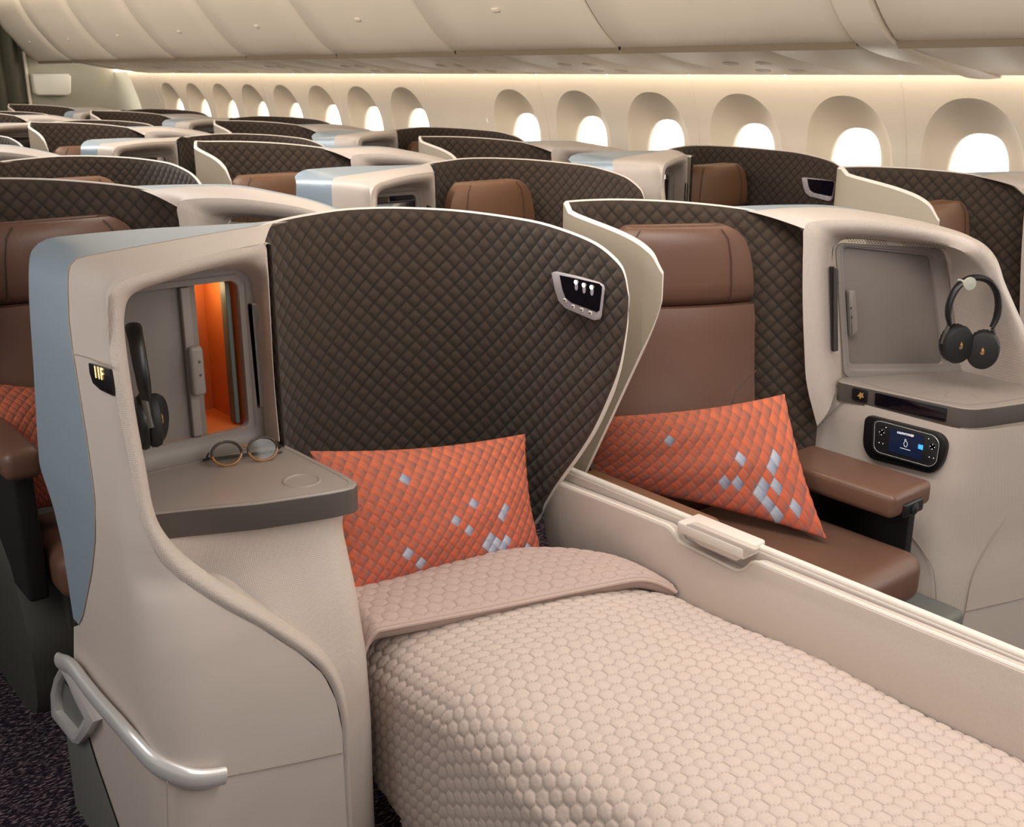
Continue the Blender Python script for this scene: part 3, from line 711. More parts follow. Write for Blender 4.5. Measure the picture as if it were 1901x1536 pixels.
pillow(px(575, 838, Y=2.06), px(975, 806, Y=1.99), px(1008, 1038, Y=1.86), px(646, 1108, Y=1.90), (-.1, -1, .45), .062, 'orange diamond-print pillow on the made-up bed under the tall quilted shell', bF)

# ================================================================== PARTITION between the pair
pt = thing('seat_divider', (1.74, 1.0, 0), 'long beige divider panel running beside the bed with a raised sliding handle', 'divider')
top = [(1032, 898), (1130, 936), (1215, 970), (1238, 980), (1250, 994), (1258, 1008), (1300, 1030), (1358, 1059), (1372, 1062), (1384, 1056), (1393, 1047), (1408, 1048), (1500, 1086), (1901, 1250)]
T3 = [px(x, y, X=1.707) for x, y in top]
T3s = [T3[0]] + list(rsm(T3[1:12], 40)) + T3[12:]
ext = T3[-1] + (T3[-1]-T3[-2])*1.6; ext[2] = T3[-1][2]
lf = [px(x, y, X=1.707) for x, y in ((1022, 1034), (1011, 985), (1008, 950), (1014, 925), (1024, 908))]
outl = [np.array([1.707, ext[1], .05]), np.array([1.707, lf[0][1], .05])] + lf + T3s + [ext]
MB().plate([p+np.array([.03, 0, 0]) for p in outl], (-.03, 0, 0), .004).build('bed_side_panel', M['shell_weave'], pt)
MB().tube([p+np.array([.008, 0, .0]) for p in T3s+[ext]], .0052, 8).build('panel_edge', M['trim'], pt)
yA, yB = float(T3[0][1])+.02, float(ext[1])
MB().box((1.759, (yA+yB)/2, .335), (.034, yA-yB, .57), .006).build('sliding_screen', M['shell'], pt)
MB().tube([(1.755, yA-.005, .62), (1.755, (yA+yB)/2, .62), (1.755, yB, .62)], .010, 10, flat=1.1).build('screen_edge', M['trim'], pt)
hh = [px(x, y, X=1.70) for x, y in ((1262, 975), (1287, 972), (1404, 1020), (1402, 1026), (1385, 1034), (1368, 1042), (1300, 1012), (1275, 992))]
hl = [px(x, y, Z=.636) for x, y in ((1262, 976), (1285, 971), (1408, 1021), (1392, 1030))]
MB().plate([p+np.array([.012, 0, 0]) for p in hh], (-.016, 0, 0), .003).build('handle_grip', M['shell'], pt)
MB().box((1.732, float((px(1275, 974, X=1.73)[1]+px(1400, 1026, X=1.73)[1])/2), .623), (.074, float(px(1275, 974, X=1.73)[1]-px(1400, 1026, X=1.73)[1]), .028), .006).build('handle_top', M['trim'], pt)

# ================================================================== RIGHT SUITE (upright seat)
pD = rsm([(1.815, 1.66), (1.815, 1.80), (1.815, 1.93), (1.83, 2.02), (1.88, 2.085), (1.97, 2.10), (2.10, 2.06), (2.22, 1.975), (2.32, 1.88), (2.40, 1.79), (2.47, 1.69)], 260)[::-1]
SD = arcl(pD)
dcx = [1020, 1036, 1066, 1142, 1237, 1332, 1403, 1450, 1470, 1488, 1500]; dcy = [392, 381, 375, 372, 375, 383, 393, 406, 413, 426, 442]
dcx, dcy = crv(list(zip(dcx, dcy)), 120).T
wcx = [1028, 1062, 1095, 1156, 1199, 1223, 1231]; wcy = [384, 394, 407, 431, 455, 483, 519]
wcx, wcy = crv(list(zip(wcx, wcy)), 120).T
hiD = []
for i, p in enumerate(pD):
    hiD.append(on_curve(p[0], p[1], dcx, dcy) if p[1] > 2.03 or p[0] > 1.9 else on_curve(p[0], p[1], wcx, wcy))
hiD = np.array(hiD); hiD = np.convolve(np.pad(hiD, 4, mode='edge'), np.ones(9)/9, 'valid')
fe2 = np.array([px(x, y, X=1.815) for x, y in crv([(1232, 516), (1232.5, 535), (1228, 565), (1209, 621), (1166, 715), (1133, 787), (1100, 858), (1081, 896)], 90)])
f2z, f2y = fe2[:, 2], fe2[:, 1]
def zlD(s):
    p = np.interp(s, SD, pD[:, 1]); x = np.interp(s, SD, pD[:, 0])
    if x > 1.86 or p > f2y.max(): return float(f2z.min())-.005
    o = np.argsort(f2y); return float(np.interp(p, f2y[o], f2z[o]))
pk = np.argmin(f2y); ok = pD[:, 1] >= f2y.min()+.001
pD = pD[: int(np.where((pD[:, 0] < 1.83) & (pD[:, 1] < f2y.min()+.002))[0][0]) if np.any((pD[:, 0] < 1.83) & (pD[:, 1] < f2y.min()+.002)) else len(pD)]
hiD = hiD[:len(pD)]; SD = arcl(pD); zhD = lambda s: float(np.interp(s, SD, hiD))
shD = thing('seat_shell', (2.1, 1.95, 0), 'brown quilted privacy shell with cream wing around the upright leather seat', 'seat shell', 'quilted privacy shells')
ln, ou, tr = shroud(pD, zlD, zhD, 1, thick=.013)
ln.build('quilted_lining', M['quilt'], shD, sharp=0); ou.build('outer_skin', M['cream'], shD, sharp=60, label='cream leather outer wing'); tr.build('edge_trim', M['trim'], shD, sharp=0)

def seat(cx, yf, label, ztop=1.205, cush=True, w=.46, group='brown leather seats', m=None, tan=False, yc=None, arm=None, mirror=1):
    """cx centre, yf front of headrest"""
    lm = M['leather2'] if tan else M['leather']
    r = thing('airline_seat', (cx, yf-.1, 0), label, 'seat', group)
    def slab(x0, x1, prof, th, nx=18, name='', mt=None, rad=.05, par=r):
        rows = []
        for (y, z, wk, bow) in rsm(prof, 16, 8):
            row = []
            for t in np.linspace(-1, 1, nx):
                row.append((cx+t*(x1-x0)/2*wk, y+bow*abs(t)**2.2, z))
            row += [(cx+t*(x1-x0)/2*wk, y+th, z) for t in np.linspace(1, -1, 6)]
            rows.append(row)
        mb = MB().grid(rows, wrap_v=True); k = len(rows[0]); mb.f.append(tuple(range(k))); mb.f.append(tuple(range(len(mb.v)-1, len(mb.v)-k-1, -1)))
        return mb.build(name, mt or lm, par, sharp=60)
    zb = ztop-.205
    hd = slab(-w/2, w/2, [(yf+.05, ztop-.004, .50, .0), (yf+.02, ztop-.002, .62, .02), (yf+.004, ztop-.03, .80, .03), (yf, ztop-.08, .90, .03), (yf, ztop-.15, .96, .03), (yf+.006, zb+.006, .98, .03), (yf+.02, zb, .97, .03)], .07, name='headrest')
    for t in (-.62, .62): MB().tube([(cx+t*w/2*k, y-.001+.03*abs(t)**2.2, z) for y, z, k in ((yf+.012, ztop-.006, .80), (yf+.004, ztop-.03, .93), (yf, ztop-.08, 1.0), (yf, ztop-.15, 1.04), (yf+.004, zb+.008, 1.06))], .0014, 6).build('headrest_seam', M['stitch'], hd)
    slab(-w/2, w/2, [(yf+.03, zb-.002, .96, .03), (yf+.004, zb-.012, 1.0, .03), (yf-.005, zb-.10, 1.02, .035), (yf-.02, zb-.22, 1.04, .04), (yf-.05, zb-.36, 1.06, .045), (yf-.075, .50, 1.06, .045), (yf-.07, .44, 1.04, .04)], .10, name='backrest')
    if cush:
        y0 = yc if yc else yf-.60
        MB().box((cx, (y0+yf)/2-.0, .425), (w*1.0, yf-y0, .13), .045, 5).build('seat_cushion', lm, r)
        MB().box((cx, (y0+yf)/2+.06, .20), (w*.86, yf-y0-.14, .36), .01).build('seat_base', M['under'], r)
    return r
st = seat(2.065, 1.775, 'upright brown leather seat with an orange pillow, right of the bed', 1.215, w=.44, yc=1.215, m=None)
_rt = Matrix.Translation((2.285, 1.775, 0)) @ Matrix.Rotation(math.radians(-30), 4, 'Z') @ Matrix.Translation((-2.285, -1.775, 0))
for ch in st.children:
    if ch.name.split('.')[0] in ('headrest', 'backrest'):
        for q in [ch] + list(ch.children):
            T_ = Matrix.Translation(st.location); q.data.transform(T_.inverted() @ _rt @ T_)
# contoured side bolster seam
bs = MB(); yq = 1.70
bs.tube([px(x, y, Y=1.725) for x, y in ((1404, 688), (1385, 705), (1365, 730), (1356, 760), (1354, 790))], .0016, 6); bs.build('bolster_seam', M['stitch'], st)
am = MB().box((2.285, 1.455, .607), (.175, .36, .062), .016, 4).build('armrest', M['leather'], st)
lt = MB().box((2.285, 1.274, .590), (.085, .012, .036), .008).build('armrest_latch', M['black'], am)
MB().lathe([(.0001, 0), (.014, 0), (.016, .004), (.0001, .010)], (2.285, 1.270, .588), (0, -1, 0), 20).build('latch_knob', M['blackm'], lt)
MB().box((1.82, 1.72, .578), (.066, .44, .05), .018, 4).build('inner_armrest', M['leather2'], st)
MB().box((2.39, 1.55, .29), (.03, .44, .50), .004).build('armrest_gap_shade', M['void'], st)  # black slab standing in for the shade in the gap under the armrest
qD = [(1118, 786), (1455, 734), (1532, 997), (1085, 890)]
bD = [uv_of(x, y, qD) for x, y in [(1244, 827), (1376, 866), (1434, 857), (1429, 870), (1338, 899), (1372, 905), (1408, 912), (1400, 928), (1416, 925), (1436, 918), (1424, 940), (1435, 950), (1438, 968), (1476, 940), (1470, 953), (1482, 960)]]
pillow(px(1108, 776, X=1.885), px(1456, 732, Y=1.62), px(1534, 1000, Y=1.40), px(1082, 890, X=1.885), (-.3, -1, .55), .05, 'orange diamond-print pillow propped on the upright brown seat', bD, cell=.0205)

# --- right console
ND = np.array([.473, .882])
cD = thing('side_console', (2.7, 1.5, 0), 'beige side console with closed grey door, handset and headphones at the right', 'side console', 'side consoles')
P3 = [((1517, 791), (1548, 735), (1563, 701)), ((1498, 715), (1540, 690), (1562, 690)), ((1493, 644), (1534, 640), (1560, 640)), ((1490, 550), (1531, 550), (1555, 550)), ((1491, 455), (1531, 478), (1549, 475)), ((1493, 425), (1536, 450), (1556, 452)), ((1512, 411), (1556, 437), (1574, 444)), ((1600, 409), (1627, 438), (1627, 447)), ((1690, 419), (1700, 446), (1690, 454)), ((1760, 432), (1752, 455), (1740, 461)), ((1812, 451), (1795, 472), (1757, 473)), ((1843, 482), (1827, 507), (1762, 500)), ((1860, 529), (1846, 545), (1766, 550)), ((1880, 575), (1866, 592), (1772, 610)), ((1901, 623), (1890, 655), (1778, 670)), ((1925, 690), (1915, 728), (1783, 697)), ((1960, 790), (1945, 800), (1784, 700))]
dd = [2.62]*7 + [2.60, 2.57, 2.53] + [2.48]*7
DP = 2.67
Cl = [px(*p[0], n=ND, d=d) for p, d in zip(P3, dd)]; Ol = [px(*p[1], n=ND, d=d+.008) for p, d in zip(P3, dd)]; Pl = [px(*p[2], n=ND, d=DP) for p in P3]
n = 120; Cc, Oc, Pc = crv(Cl, n), crv(Ol, n), crv(Pl, n); rows = []
for c, o, p in zip(Cc, Oc, Pc):
    r = [c*(1-t)+o*t + np.array([-.3, -1, 0])*.010*math.sin(math.pi*t) for t in np.linspace(0, 1, 7)]
    rows.append(r + [o*(1-t)+p*t for t in np.linspace(0, 1, 7)[1:]])
MB().grid(rows).build('woven_surround', M['shell_weave'], cD, sharp=50)
TT = [(1345, 384), (1440, 380.5), (1535, 381), (1622, 394), (1711, 412), (1790, 436), (1836, 466)]; Td = [2.80, 2.80, 2.78, 2.74, 2.68, 2.60, 2.50]
Tl = crv([px(*p, n=ND, d=d) for p, d in zip(TT, Td)], 40); Cm = crv(Cl[5:12], 40)
grd = [[t*(1-k)+c*k+np.array([0, 0, .006*math.sin(math.pi*k)]) for k in np.linspace(0, 1, 14)] for t, c in zip(Tl, Cm)]
MB().grid([r[4:] for r in grd]).build('outer_shell', M['shell'], cD, sharp=0)
MB().grid([r[:5] for r in grd]).build('top_panel', M['blue'], cD, sharp=0, label='brushed blue metallic panel')
aw = MB(); aw.grid([[c+np.array([.035, .01, 0]) for c in Cc[70:]], [c for c in Cc[70:]]]); aw.grid([[c+np.array([.035, .01, 0]) for c in Cc[70:]], [c+np.array([.10, .45, 0]) for c in Cc[70:]]]); aw.build('aisle_side', M['shell'], cD, sharp=0)
# panel frame and door, on a plane facing the seat
def pd(x, y, d=DP): return px(x, y, n=ND, d=d)
nD3 = -np.array([ND[0], ND[1], 0])
fo = rquad([pd(1549, 450), pd(1752, 462), pd(1784, 702), pd(1565, 702)], .03, 8); fi = rquad([pd(1564, 458), pd(1728, 476), pd(1751, 677), pd(1577, 677)], .018, 8)
rows = [[np.array(a) for a in fo]]
for k, h in ((.04, .006), (.55, .006), (.7, .001), (.95, .001), (1.0, -.004), (1.0, -.016)): rows.append([np.array(a)*(1-k)+np.array(b)*k + nD3*h for a, b in zip(fo, fi)])
MB().grid(rows, wrap_v=True).build('cubby_frame', M['frame'], cD)
dro = MB().plate([np.array(p)-nD3*.016 for p in rquad([pd(1560, 455), pd(1732, 472), pd(1755, 681), pd(1573, 681)], .018, 6)], nD3*.006, .001).build('storage_door', M['door'], cD)
hb = MB().plate([np.array(p) for p in rquad([pd(1570, 538, 2.672), pd(1583, 537, 2.672), pd(1588, 613, 2.672), pd(1574, 624, 2.672)], .006)], nD3*.018, .004).build('door_pull', M['frame'], dro)
for x, y in ((1580, 572), (1581, 589)): MB().lathe([(.0001, 0), (.0028, 0), (.0028, .001)], pd(x, y, 2.653), nD3, 12).build('screw', M['dgrey'], hb)
hs = MB().plate(rquad([pd(1539, 495, 2.635), pd(1547, 494, 2.635), pd(1551, 651, 2.635), pd(1543, 652, 2.635)], .003), nD3*.010, .002).build('hook_strip', M['black'], cD)
MB().plate(rquad([pd(1547, 496, 2.625), pd(1553, 499, 2.625), pd(1554, 525, 2.625), pd(1552, 540, 2.625), pd(1553, 650, 2.625), pd(1547, 651, 2.625)], .003), nD3*.012, .003).build('hook_arm', M['dgrey'], hs)
vt = MB()
for r_ in range(3):
    for q in range(34):
        t = q/33; x = 1572+(1750-1572)*t + r_*2; y = 441+14*t + r_*3.2
        if .42 < t < .56: continue
        c = pd(x, y, 2.632-.06*t-.012*r_); vt.lathe([(.0001, 0), (.0019, 0), (.0015, .0015)], c, (0, 0, -1), 6)
vt.build('vent_holes', M['void'], cD)
# tray
ZD = .79
to = [px(x, y, Z=ZD) for x, y in ((1554, 708), (1612, 720.4), (1721, 743.8), (1785, 757.5), (1812, 759.5), (1838, 757), (1901, 748), (1950, 741))] + [px(1985, 722, Z=ZD), pd(1786, 696, 2.664), pd(1562, 701, 2.664)]
for p in to: p[2] = ZD
tD = MB().plate([p-np.array([0, 0, .052]) for p in rquad(to, .015, 4)], (0, 0, .052), .005, 3).build('tray_table', M['tray'], cD)
tD.data.materials.append(M['tray_edge']); tD.data.polygons.foreach_set('material_index', [1 if abs(p.normal.z) < .5 else 0 for p in tD.data.polygons])
cc = px(1785, 737, Z=ZD); MB().lathe([(.033, -.001), (.036, .0014), (.039, .0014), (.042, -.001)], cc, (0, 0, 1), 40).build('cup_ring', M['tray'], tD)
gi = [px(x, y, Z=ZD+.0004) for x, y in ((1598, 708), (1640, 722), (1730, 743), (1800, 752), (1840, 749), (1901, 739))]; MB().tube(gi, .001, 6).build('tray_groove', M['door'], tD)
# tray front face fittings follow the tray's seat-side edge
e0, e1 = px(1554, 708, Z=ZD), px(1785, 757.5, Z=ZD); ed = (e1-e0)/np.linalg.norm(e1-e0); eN = np.array([ed[1], -ed[0]]); 
if eN[0] > 0: eN = -eN
def pe(x, y, off=.002): return px(x, y, n=eN, d=float(eN @ e0[:2])+off)
eN3 = np.array([eN[0], eN[1], 0])
sw = MB().plate(rquad([pe(1583, 719), pe(1611, 725), pe(1610, 748), pe(1582, 741)], .006), eN3*.004, .0015).build('call_button', M['black'], tD)
em = MB(); em.plate([pe(x, y, .0066) for x, y in ((1597, 728), (1600, 731), (1603, 729), (1602, 734), (1604, 739), (1599, 738), (1597, 742), (1595, 737), (1591, 735), (1595, 732))], eN3*.0004); em.build('button_icon', M['gold'], sw)
MB().plate(rquad([pe(1625, 729), pe(1758, 758), pe(1756, 783), pe(1624, 752)], .005), eN3*.002, .0008).build('dark_display', M['screen'], tD)
# lower body
def bodyx(z): return float(np.interp(z, [0, .3, .5, .65, .74], [2.475, 2.480, 2.492, 2.496, 2.492]))
rows = []
for z in np.linspace(0, .742, 24):
    x = bodyx(z); yk = float(np.interp(z, [0, .4, .74], [1.30, 1.30, 1.262])); r = .07
    row = [(x, y, z) for y in np.linspace(1.84, yk+r, 14)]
    d1, d2 = np.array([0, -1.]), np.array([.94, -.34]); k = np.array([x, yk]); a, e = k-d1*r, k+d2*r
    row += [(*(a*(1-t)**2+k*2*t*(1-t)+e*t*t), z) for t in np.linspace(0, 1, 8)[1:]]
    row += [(*(e+d2*q), z) for q in (.1, .25, .5)]
    rows.append(row)
MB().grid(rows).build('lower_body', M['shell_weave'], cD, sharp=0)
sm = Seams()
for l in ([(1635, 933), (1668, 962), (1694, 997), (1716, 1027), (1733, 1060), (1738, 1115), (1736, 1154)],):
    seam(sm, rsm([px(x, y, X=2.483) for x, y in l], 24), .0014)
fr_ = lambda x, y: px(x, y, n=np.array([.34, .94]), d=.34*2.48+.94*1.297)
seam(sm, rsm([fr_(*p) for p in ((1901, 918), (1870, 958), (1842, 1001), (1807, 1066), (1792, 1134), (1783, 1174))], 20), .0014); seam(sm, [fr_(1792, 1135), fr_(1850, 1122), fr_(1901, 1110)], .0014)
seam(sm, [px(1519, 793, X=2.49), px(1545, 765, X=2.488), px(1572, 738, X=2.488)], .0012)
sm.build('panel_joint', M['seam'], cD)
MB().box((2.36, 1.33, .18), (.24, .26, .20), .02).build('kick_plate', M['base'], cD)
# handset in its cradle
hs_ = thing('remote_handset', tuple(px(1686, 825, X=2.485)), 'black remote handset with lit blue screen docked below the tray', 'remote handset')
HX = lambda l, X: [px(x, y, X=X) for x, y in l]
MB().plate(rquad(HX([(1612, 768), (1752, 803), (1764, 822), (1755, 860), (1738, 879), (1620, 850), (1607, 825)], 2.497), .022, 6), (-.018, 0, 0), .004).build('cradle', M['black'], hs_)
MB().plate(rquad(HX([(1622, 781), (1634, 779), (1735, 806), (1747, 820), (1740, 862), (1727, 870), (1628, 842), (1620, 832)], 2.480), .012, 5), (-.008, 0, 0), .003).build('handset_body', M['blackm'], hs_)
MB().tube(rquad(HX([(1624, 784), (1634, 782), (1734, 809), (1744, 822), (1738, 860), (1726, 867), (1630, 840), (1622, 831)], 2.4715), .010, 5), .0007, 6, closed=True).build('chrome_line', M['metal'], hs_)
scn = MB().plate(HX([(1653, 795), (1716, 809), (1710, 855), (1649, 837)], 2.4715), (-.0006, 0, 0)).build('screen', M['navy'], hs_)
exs = px(1716, 809, X=2.47)-px(1653, 795, X=2.47); eys = (0, 0, 1)
text_mesh('screen_text', 'KRISWORLD', .0078, M['white_lit'], scn, px(1681, 806.5, X=2.4705), exs, eys, .0001)
MB().plate(HX([(1692, 806), (1694.5, 808), (1694, 812), (1691.5, 811)], 2.4708), (-.0003, 0, 0)).build('screen_emblem', M['gold_lit'], scn)
MB().tube(HX([(1679, 829), (1677.5, 823), (1679.5, 821), (1680, 816), (1681.5, 815.5), (1682, 820), (1684.5, 822), (1684, 828), (1682.5, 830), (1680, 829.5)], 2.4706), .0005, 5, closed=True).build('hand_icon', M['white_lit'], scn)
MB().plate(HX([(1705, 825), (1714, 827), (1713, 836), (1704, 833)], 2.4708), (-.0003, 0, 0)).build('blue_tile', M['blue_lit'], scn)
MB().plate(HX([(1671, 831), (1690, 836.5), (1690, 837.2), (1671, 831.7)], 2.4708), (-.0003, 0, 0)).build('caption_line', M['white_lit'], scn)
for x, y, r in ((1637, 803, .0095), (1731, 830, .0095)):
    MB().lathe([(r-.0012, -.0005), (r-.0006, .001), (r, .001), (r+.0005, -.0005)], px(x, y, X=2.4715), (-1, 0, 0), 24).build('dial_ring', M['dgrey'], hs_)
    for q in range(4):
        a = math.pi/2*q; MB().lathe([(.0001, 0), (.0012, 0), (.001, .0008)], px(x, y, X=2.471)+np.array([0, math.cos(a)*.006, math.sin(a)*.006]), (-1, 0, 0), 8).build('dial_button', M['white_lit'], hs_)
for x, y in ((1645, 794), (1724, 815), (1725, 849), (1733, 851), (1632, 822), (1639, 824)): MB().lathe([(.0001, 0), (.0013, 0), (.001, .0008)], px(x, y, X=2.471), (-1, 0, 0), 10).build('key', M['white_lit'], hs_)
# knob and headphones on the console's side wall
kc = pd(1801, 527, 2.44); kn = thing('coat_knob', tuple(kc), 'round sage-grey knob holding the headphones on the right console', 'knob')
MB().lathe([(.004, -.05), (.005, -.012), (.015, -.008), (.017, -.003), (.0165, .001), (.0001, .003)], kc, nD3, 28).build('knob_body', M['knob'], kn)
headphones(pd(1807, 545, 2.475), (.80, -.60, 0), nD3+np.array([-.1, 0, 0]), 'black headphones hanging from the round knob on the right console', .95)

# ================================================================== BACK ROWS
seatU = seat(1.36, 2.135, 'x', 1.20, w=.44, tan=True, cush=False); seatM = seat(2.065, 1.80, 'x', 1.20, w=.42, tan=True, cush=False)
import sys
rowword = {0: 'beside the bed', 1: 'first', 2: 'second', 3: 'third', 4: 'fourth', 5: 'fifth', 6: 'sixth', 7: 'seventh', 8: 'eighth'}
_scr = {}
KP = ('lower_body', 'kick_plate', 'panel_joint', 'tray_table', 'sliding_door', 'cubby_interior', 'mirror_edge', 'seat_sign', 'bumper_rail', 'grab_loop')
cdo.parent = None
WX = 2.62
def place(k, col, dx, dy, mir, where):
    # mirror about the unit's own centre line
    cx0 = XF+XW/2
    ob = (shD, cD, seatM) if mir else (shF, con, seatU)
    if mir and col != 'W': dx -= XW
    L = lambda o: (o.location.x+dx, o.location.y+dy, 0)
    s1 = dup(ob[0], L(ob[0]), False, 'dark quilted privacy shell, '+where, name='seat_shell')
    c1 = dup(ob[1], L(ob[1]), False, 'beige blue-panelled console, '+where, skip=KP, name='side_console')
    t1 = dup(ob[2], L(ob[2]), False, 'brown leather seat top, '+where, name='airline_seat')
    if k == 1 and col == 'W': s1.scale.x = .9
    if mir: s1.scale.z = c1.scale.z = 1.035 if col != 'W' else 1.02
    else: d = cdo.copy(); COL.objects.link(d); d.parent = c1
    for ch in c1.children:
        if ch.name.startswith('storage_door'):
            if 'dark' not in _scr:
                _scr['dark'] = ch.data.copy(); _scr['dark'].materials.clear(); _scr['dark'].materials.append(M['screen'])
            ch.data = _scr['dark']
    return s1, c1, t1
cdo.data.transform(Matrix.Translation((0, 0, 0)))
colw = {'L': 'centre pair left side', 'R': 'centre pair right side', 'W': 'window side'}
rowB = lambda k: (rowword[k]+' row behind the bed') if k else 'bed row'
for k in range(1, 9):
    odd = k % 2
    # odd rows: seats outside, consoles in the middle
    if k > 1: place(k, 'L', 0 if not odd else 0, PITCH*k, bool(odd), f'{rowB(k)}, {colw["L"]}')
    place(k, 'R', XW, PITCH*k, not odd, f'{rowB(k)}, {colw["R"]}')
for k in range(0, 9):
    if k % 2: place(k, 'W', 2.49, 1.105*k, False, f'{rowB(k)}, {colw["W"]}')
    else: place(k, 'W', 1.17 if k == 0 else 1.10, PITCH*k, True, f'{rowB(k)}, {colw["W"]}')
dup(pan, (pan.location.x+2.456, pan.location.y+1.105, pan.location.z), False, 'small dark light panel on a quilted shell by the window, first row behind the bed', skip=('lamp', 'lamp_glow'))
# first row behind, aisle seat at the far left: a full seat
s1, c1, t1 = place(1, 'L', 0, PITCH, True, f'{rowB(1)}, {colw["L"]}')
for o in list(t1.children): 
    for q in list(o.children): bpy.data.objects.remove(q)
    bpy.data.objects.remove(o)
bpy.data.objects.remove(t1)
sl = seat(.87, 2.95, 'upright brown leather seat with orange pillow at the left edge, behind the blue panel', 1.225, w=.47, yc=2.50)
MB().box((.585, 2.76, .745), (.09, .56, .075), .025, 4).build('armrest', M['leather'], sl)
MB().box((.60, 2.78, .55), (.05, .40, .38), .01).build('armrest_support', M['void'], sl)
rows = []
for z in np.linspace(0, .56, 12):
    y = float(np.interp(z, [0, .03, .2, .4, .56], [2.67, 2.64, 2.62, 2.70, 2.90])); rows.append([(.56, 3.4, z), (.56, y+.06, z), (.575, y+.015, z), (.62, y, z), (.75, y+.005, z)])
MB().grid(rows).build('outer_shroud', M['under'], sl)
MB().box((.80, 2.60, .22), (.20, .10, .36), .01).build('leg_rest', M['leather'], sl)
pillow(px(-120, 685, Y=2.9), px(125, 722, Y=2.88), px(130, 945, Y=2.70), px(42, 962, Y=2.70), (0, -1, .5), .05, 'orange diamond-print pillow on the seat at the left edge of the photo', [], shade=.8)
for _s in (seatU, seatM):
    for o in list(_s.children):
        for q in list(o.children): bpy.data.objects.remove(q)
        bpy.data.objects.remove(o)
    bpy.data.objects.remove(_s)
bpy.data.objects.remove(cdo)

# ================================================================== CABIN
def struct(mb, name, m, parent=None, **kw):
    o = mb.build(name, m, parent, **kw)
    if parent is None: o['kind'] = 'structure'
    return o
struct(MB().grid([[(-3, -3, 0), (5, -3, 0)], [(-3, 13, 0), (5, 13, 0)]]), 'floor', M['carpet'])
YB = 12.0
secB = [(4.46, .0), (4.53, .3), (4.55, .7), (4.53, 1.0), (4.475, 1.3), (4.41, 1.5), (4.36, 1.62), (4.33, 1.72)]
WZ = np.array([q[1] for q in secB]); WXs = np.array([q[0] for q in secB])
wx = lambda z: np.interp(z, WZ, WXs)
wall = MB(); P0 = .61
wy = [3.04+P0*k for k in range(-5, 15)]
zc, hw, hh2 = 1.20, .235, .295
outside_y = []
wn = 0
for k, y in zip(range(-5, 15), wy):
    ya, yb_ = y-P0/2, y+P0/2
    if k in (5, 14) or y > YB-.3:
        wall.grid([[(wx(z), q, z) for q in (ya, yb_)] for z in np.linspace(0, 1.72, 40)]); continue
    na = 64; A = np.linspace(0, 2*math.pi, na, endpoint=False)
    ov = np.array([(y+hw*np.sign(math.cos(a))*abs(math.cos(a))**.9, zc+hh2*np.sign(math.sin(a))*abs(math.sin(a))**.9) for a in A])
    ob = []
    for a in A:
        c, s = math.cos(a), math.sin(a); t = min((P0/2)/abs(c) if abs(c) > 1e-6 else 9, ((1.62-zc) if s > 0 else (zc-.75))/abs(s) if abs(s) > 1e-6 else 9); ob.append((y+c*t, zc+s*t))
    ob = np.array(ob)
    wall.grid([[(wx(z), q, z) for q, z in ob*(1-t)+ov*t] for t in (0, .35, .7, 1)], wrap_v=True)
    wall.grid([[(wx(z), q, z) for q in (ya, yb_)] for z in np.linspace(0, .75, 8)]); wall.grid([[(wx(z), q, z) for q in (ya, yb_)] for z in (1.62, 1.67, 1.72)])
    if k < -3: pass
    wn += 1
    ihw, ihh, izc = .138, .205, 1.142
    iv = np.array([(y+ihw*np.sign(math.cos(a))*abs(math.cos(a))**.75, izc+ihh*np.sign(math.sin(a))*abs(math.sin(a))**.75) for a in A])
    rows = []
    for t, dx_ in ((0, 0), (.03, .006), (.15, .018), (.4, .032), (.7, .046), (.93, .058), (1, .064), (1, .085), (.985, .088), (.985, .11)):
        rows.append([(wx(z0)*(1-t)+(wx(1.2))*t+dx_, q, z) for (q, z), z0 in zip(ov*(1-t)+iv*t, (ov*(1-t)+iv*t)[:, 1])])
    w_ = MB().grid(rows, wrap_v=True).build(f'window_{wn}', M['reveal'], sharp=50); w_['kind'] = 'structure'
    g_ = MB(); g_.add([(wx(1.2)+.100, q, z) for q, z in iv], [tuple(range(na))]); g_.build('window_pane', M['glass'], w_)
struct(wall, 'wall_right', M['wall'], sharp=60, recalc=True)
wj = MB()
for k in range(-5, 14, 2):
    y = 3.04+P0*(k+.5); wj.tube([(wx(z)-.001, y, z) for z in np.linspace(.8, 1.56, 14)], .003, 6)
struct(wj, 'trim_1', M['wall'])
struct(MB().grid([[(5.1, -2, .4), (5.1, 13, .4)], [(5.1, -2, 2.4), (5.1, 13, 2.4)]]), 'exterior_sky', M['sky'])
# cove lamp above the sidewall
struct(MB().grid([[(4.274, -2, 1.665), (4.274, YB, 1.665)], [(4.276, -2, 1.60), (4.276, YB, 1.60)]]), 'trim_2', M['cove'])
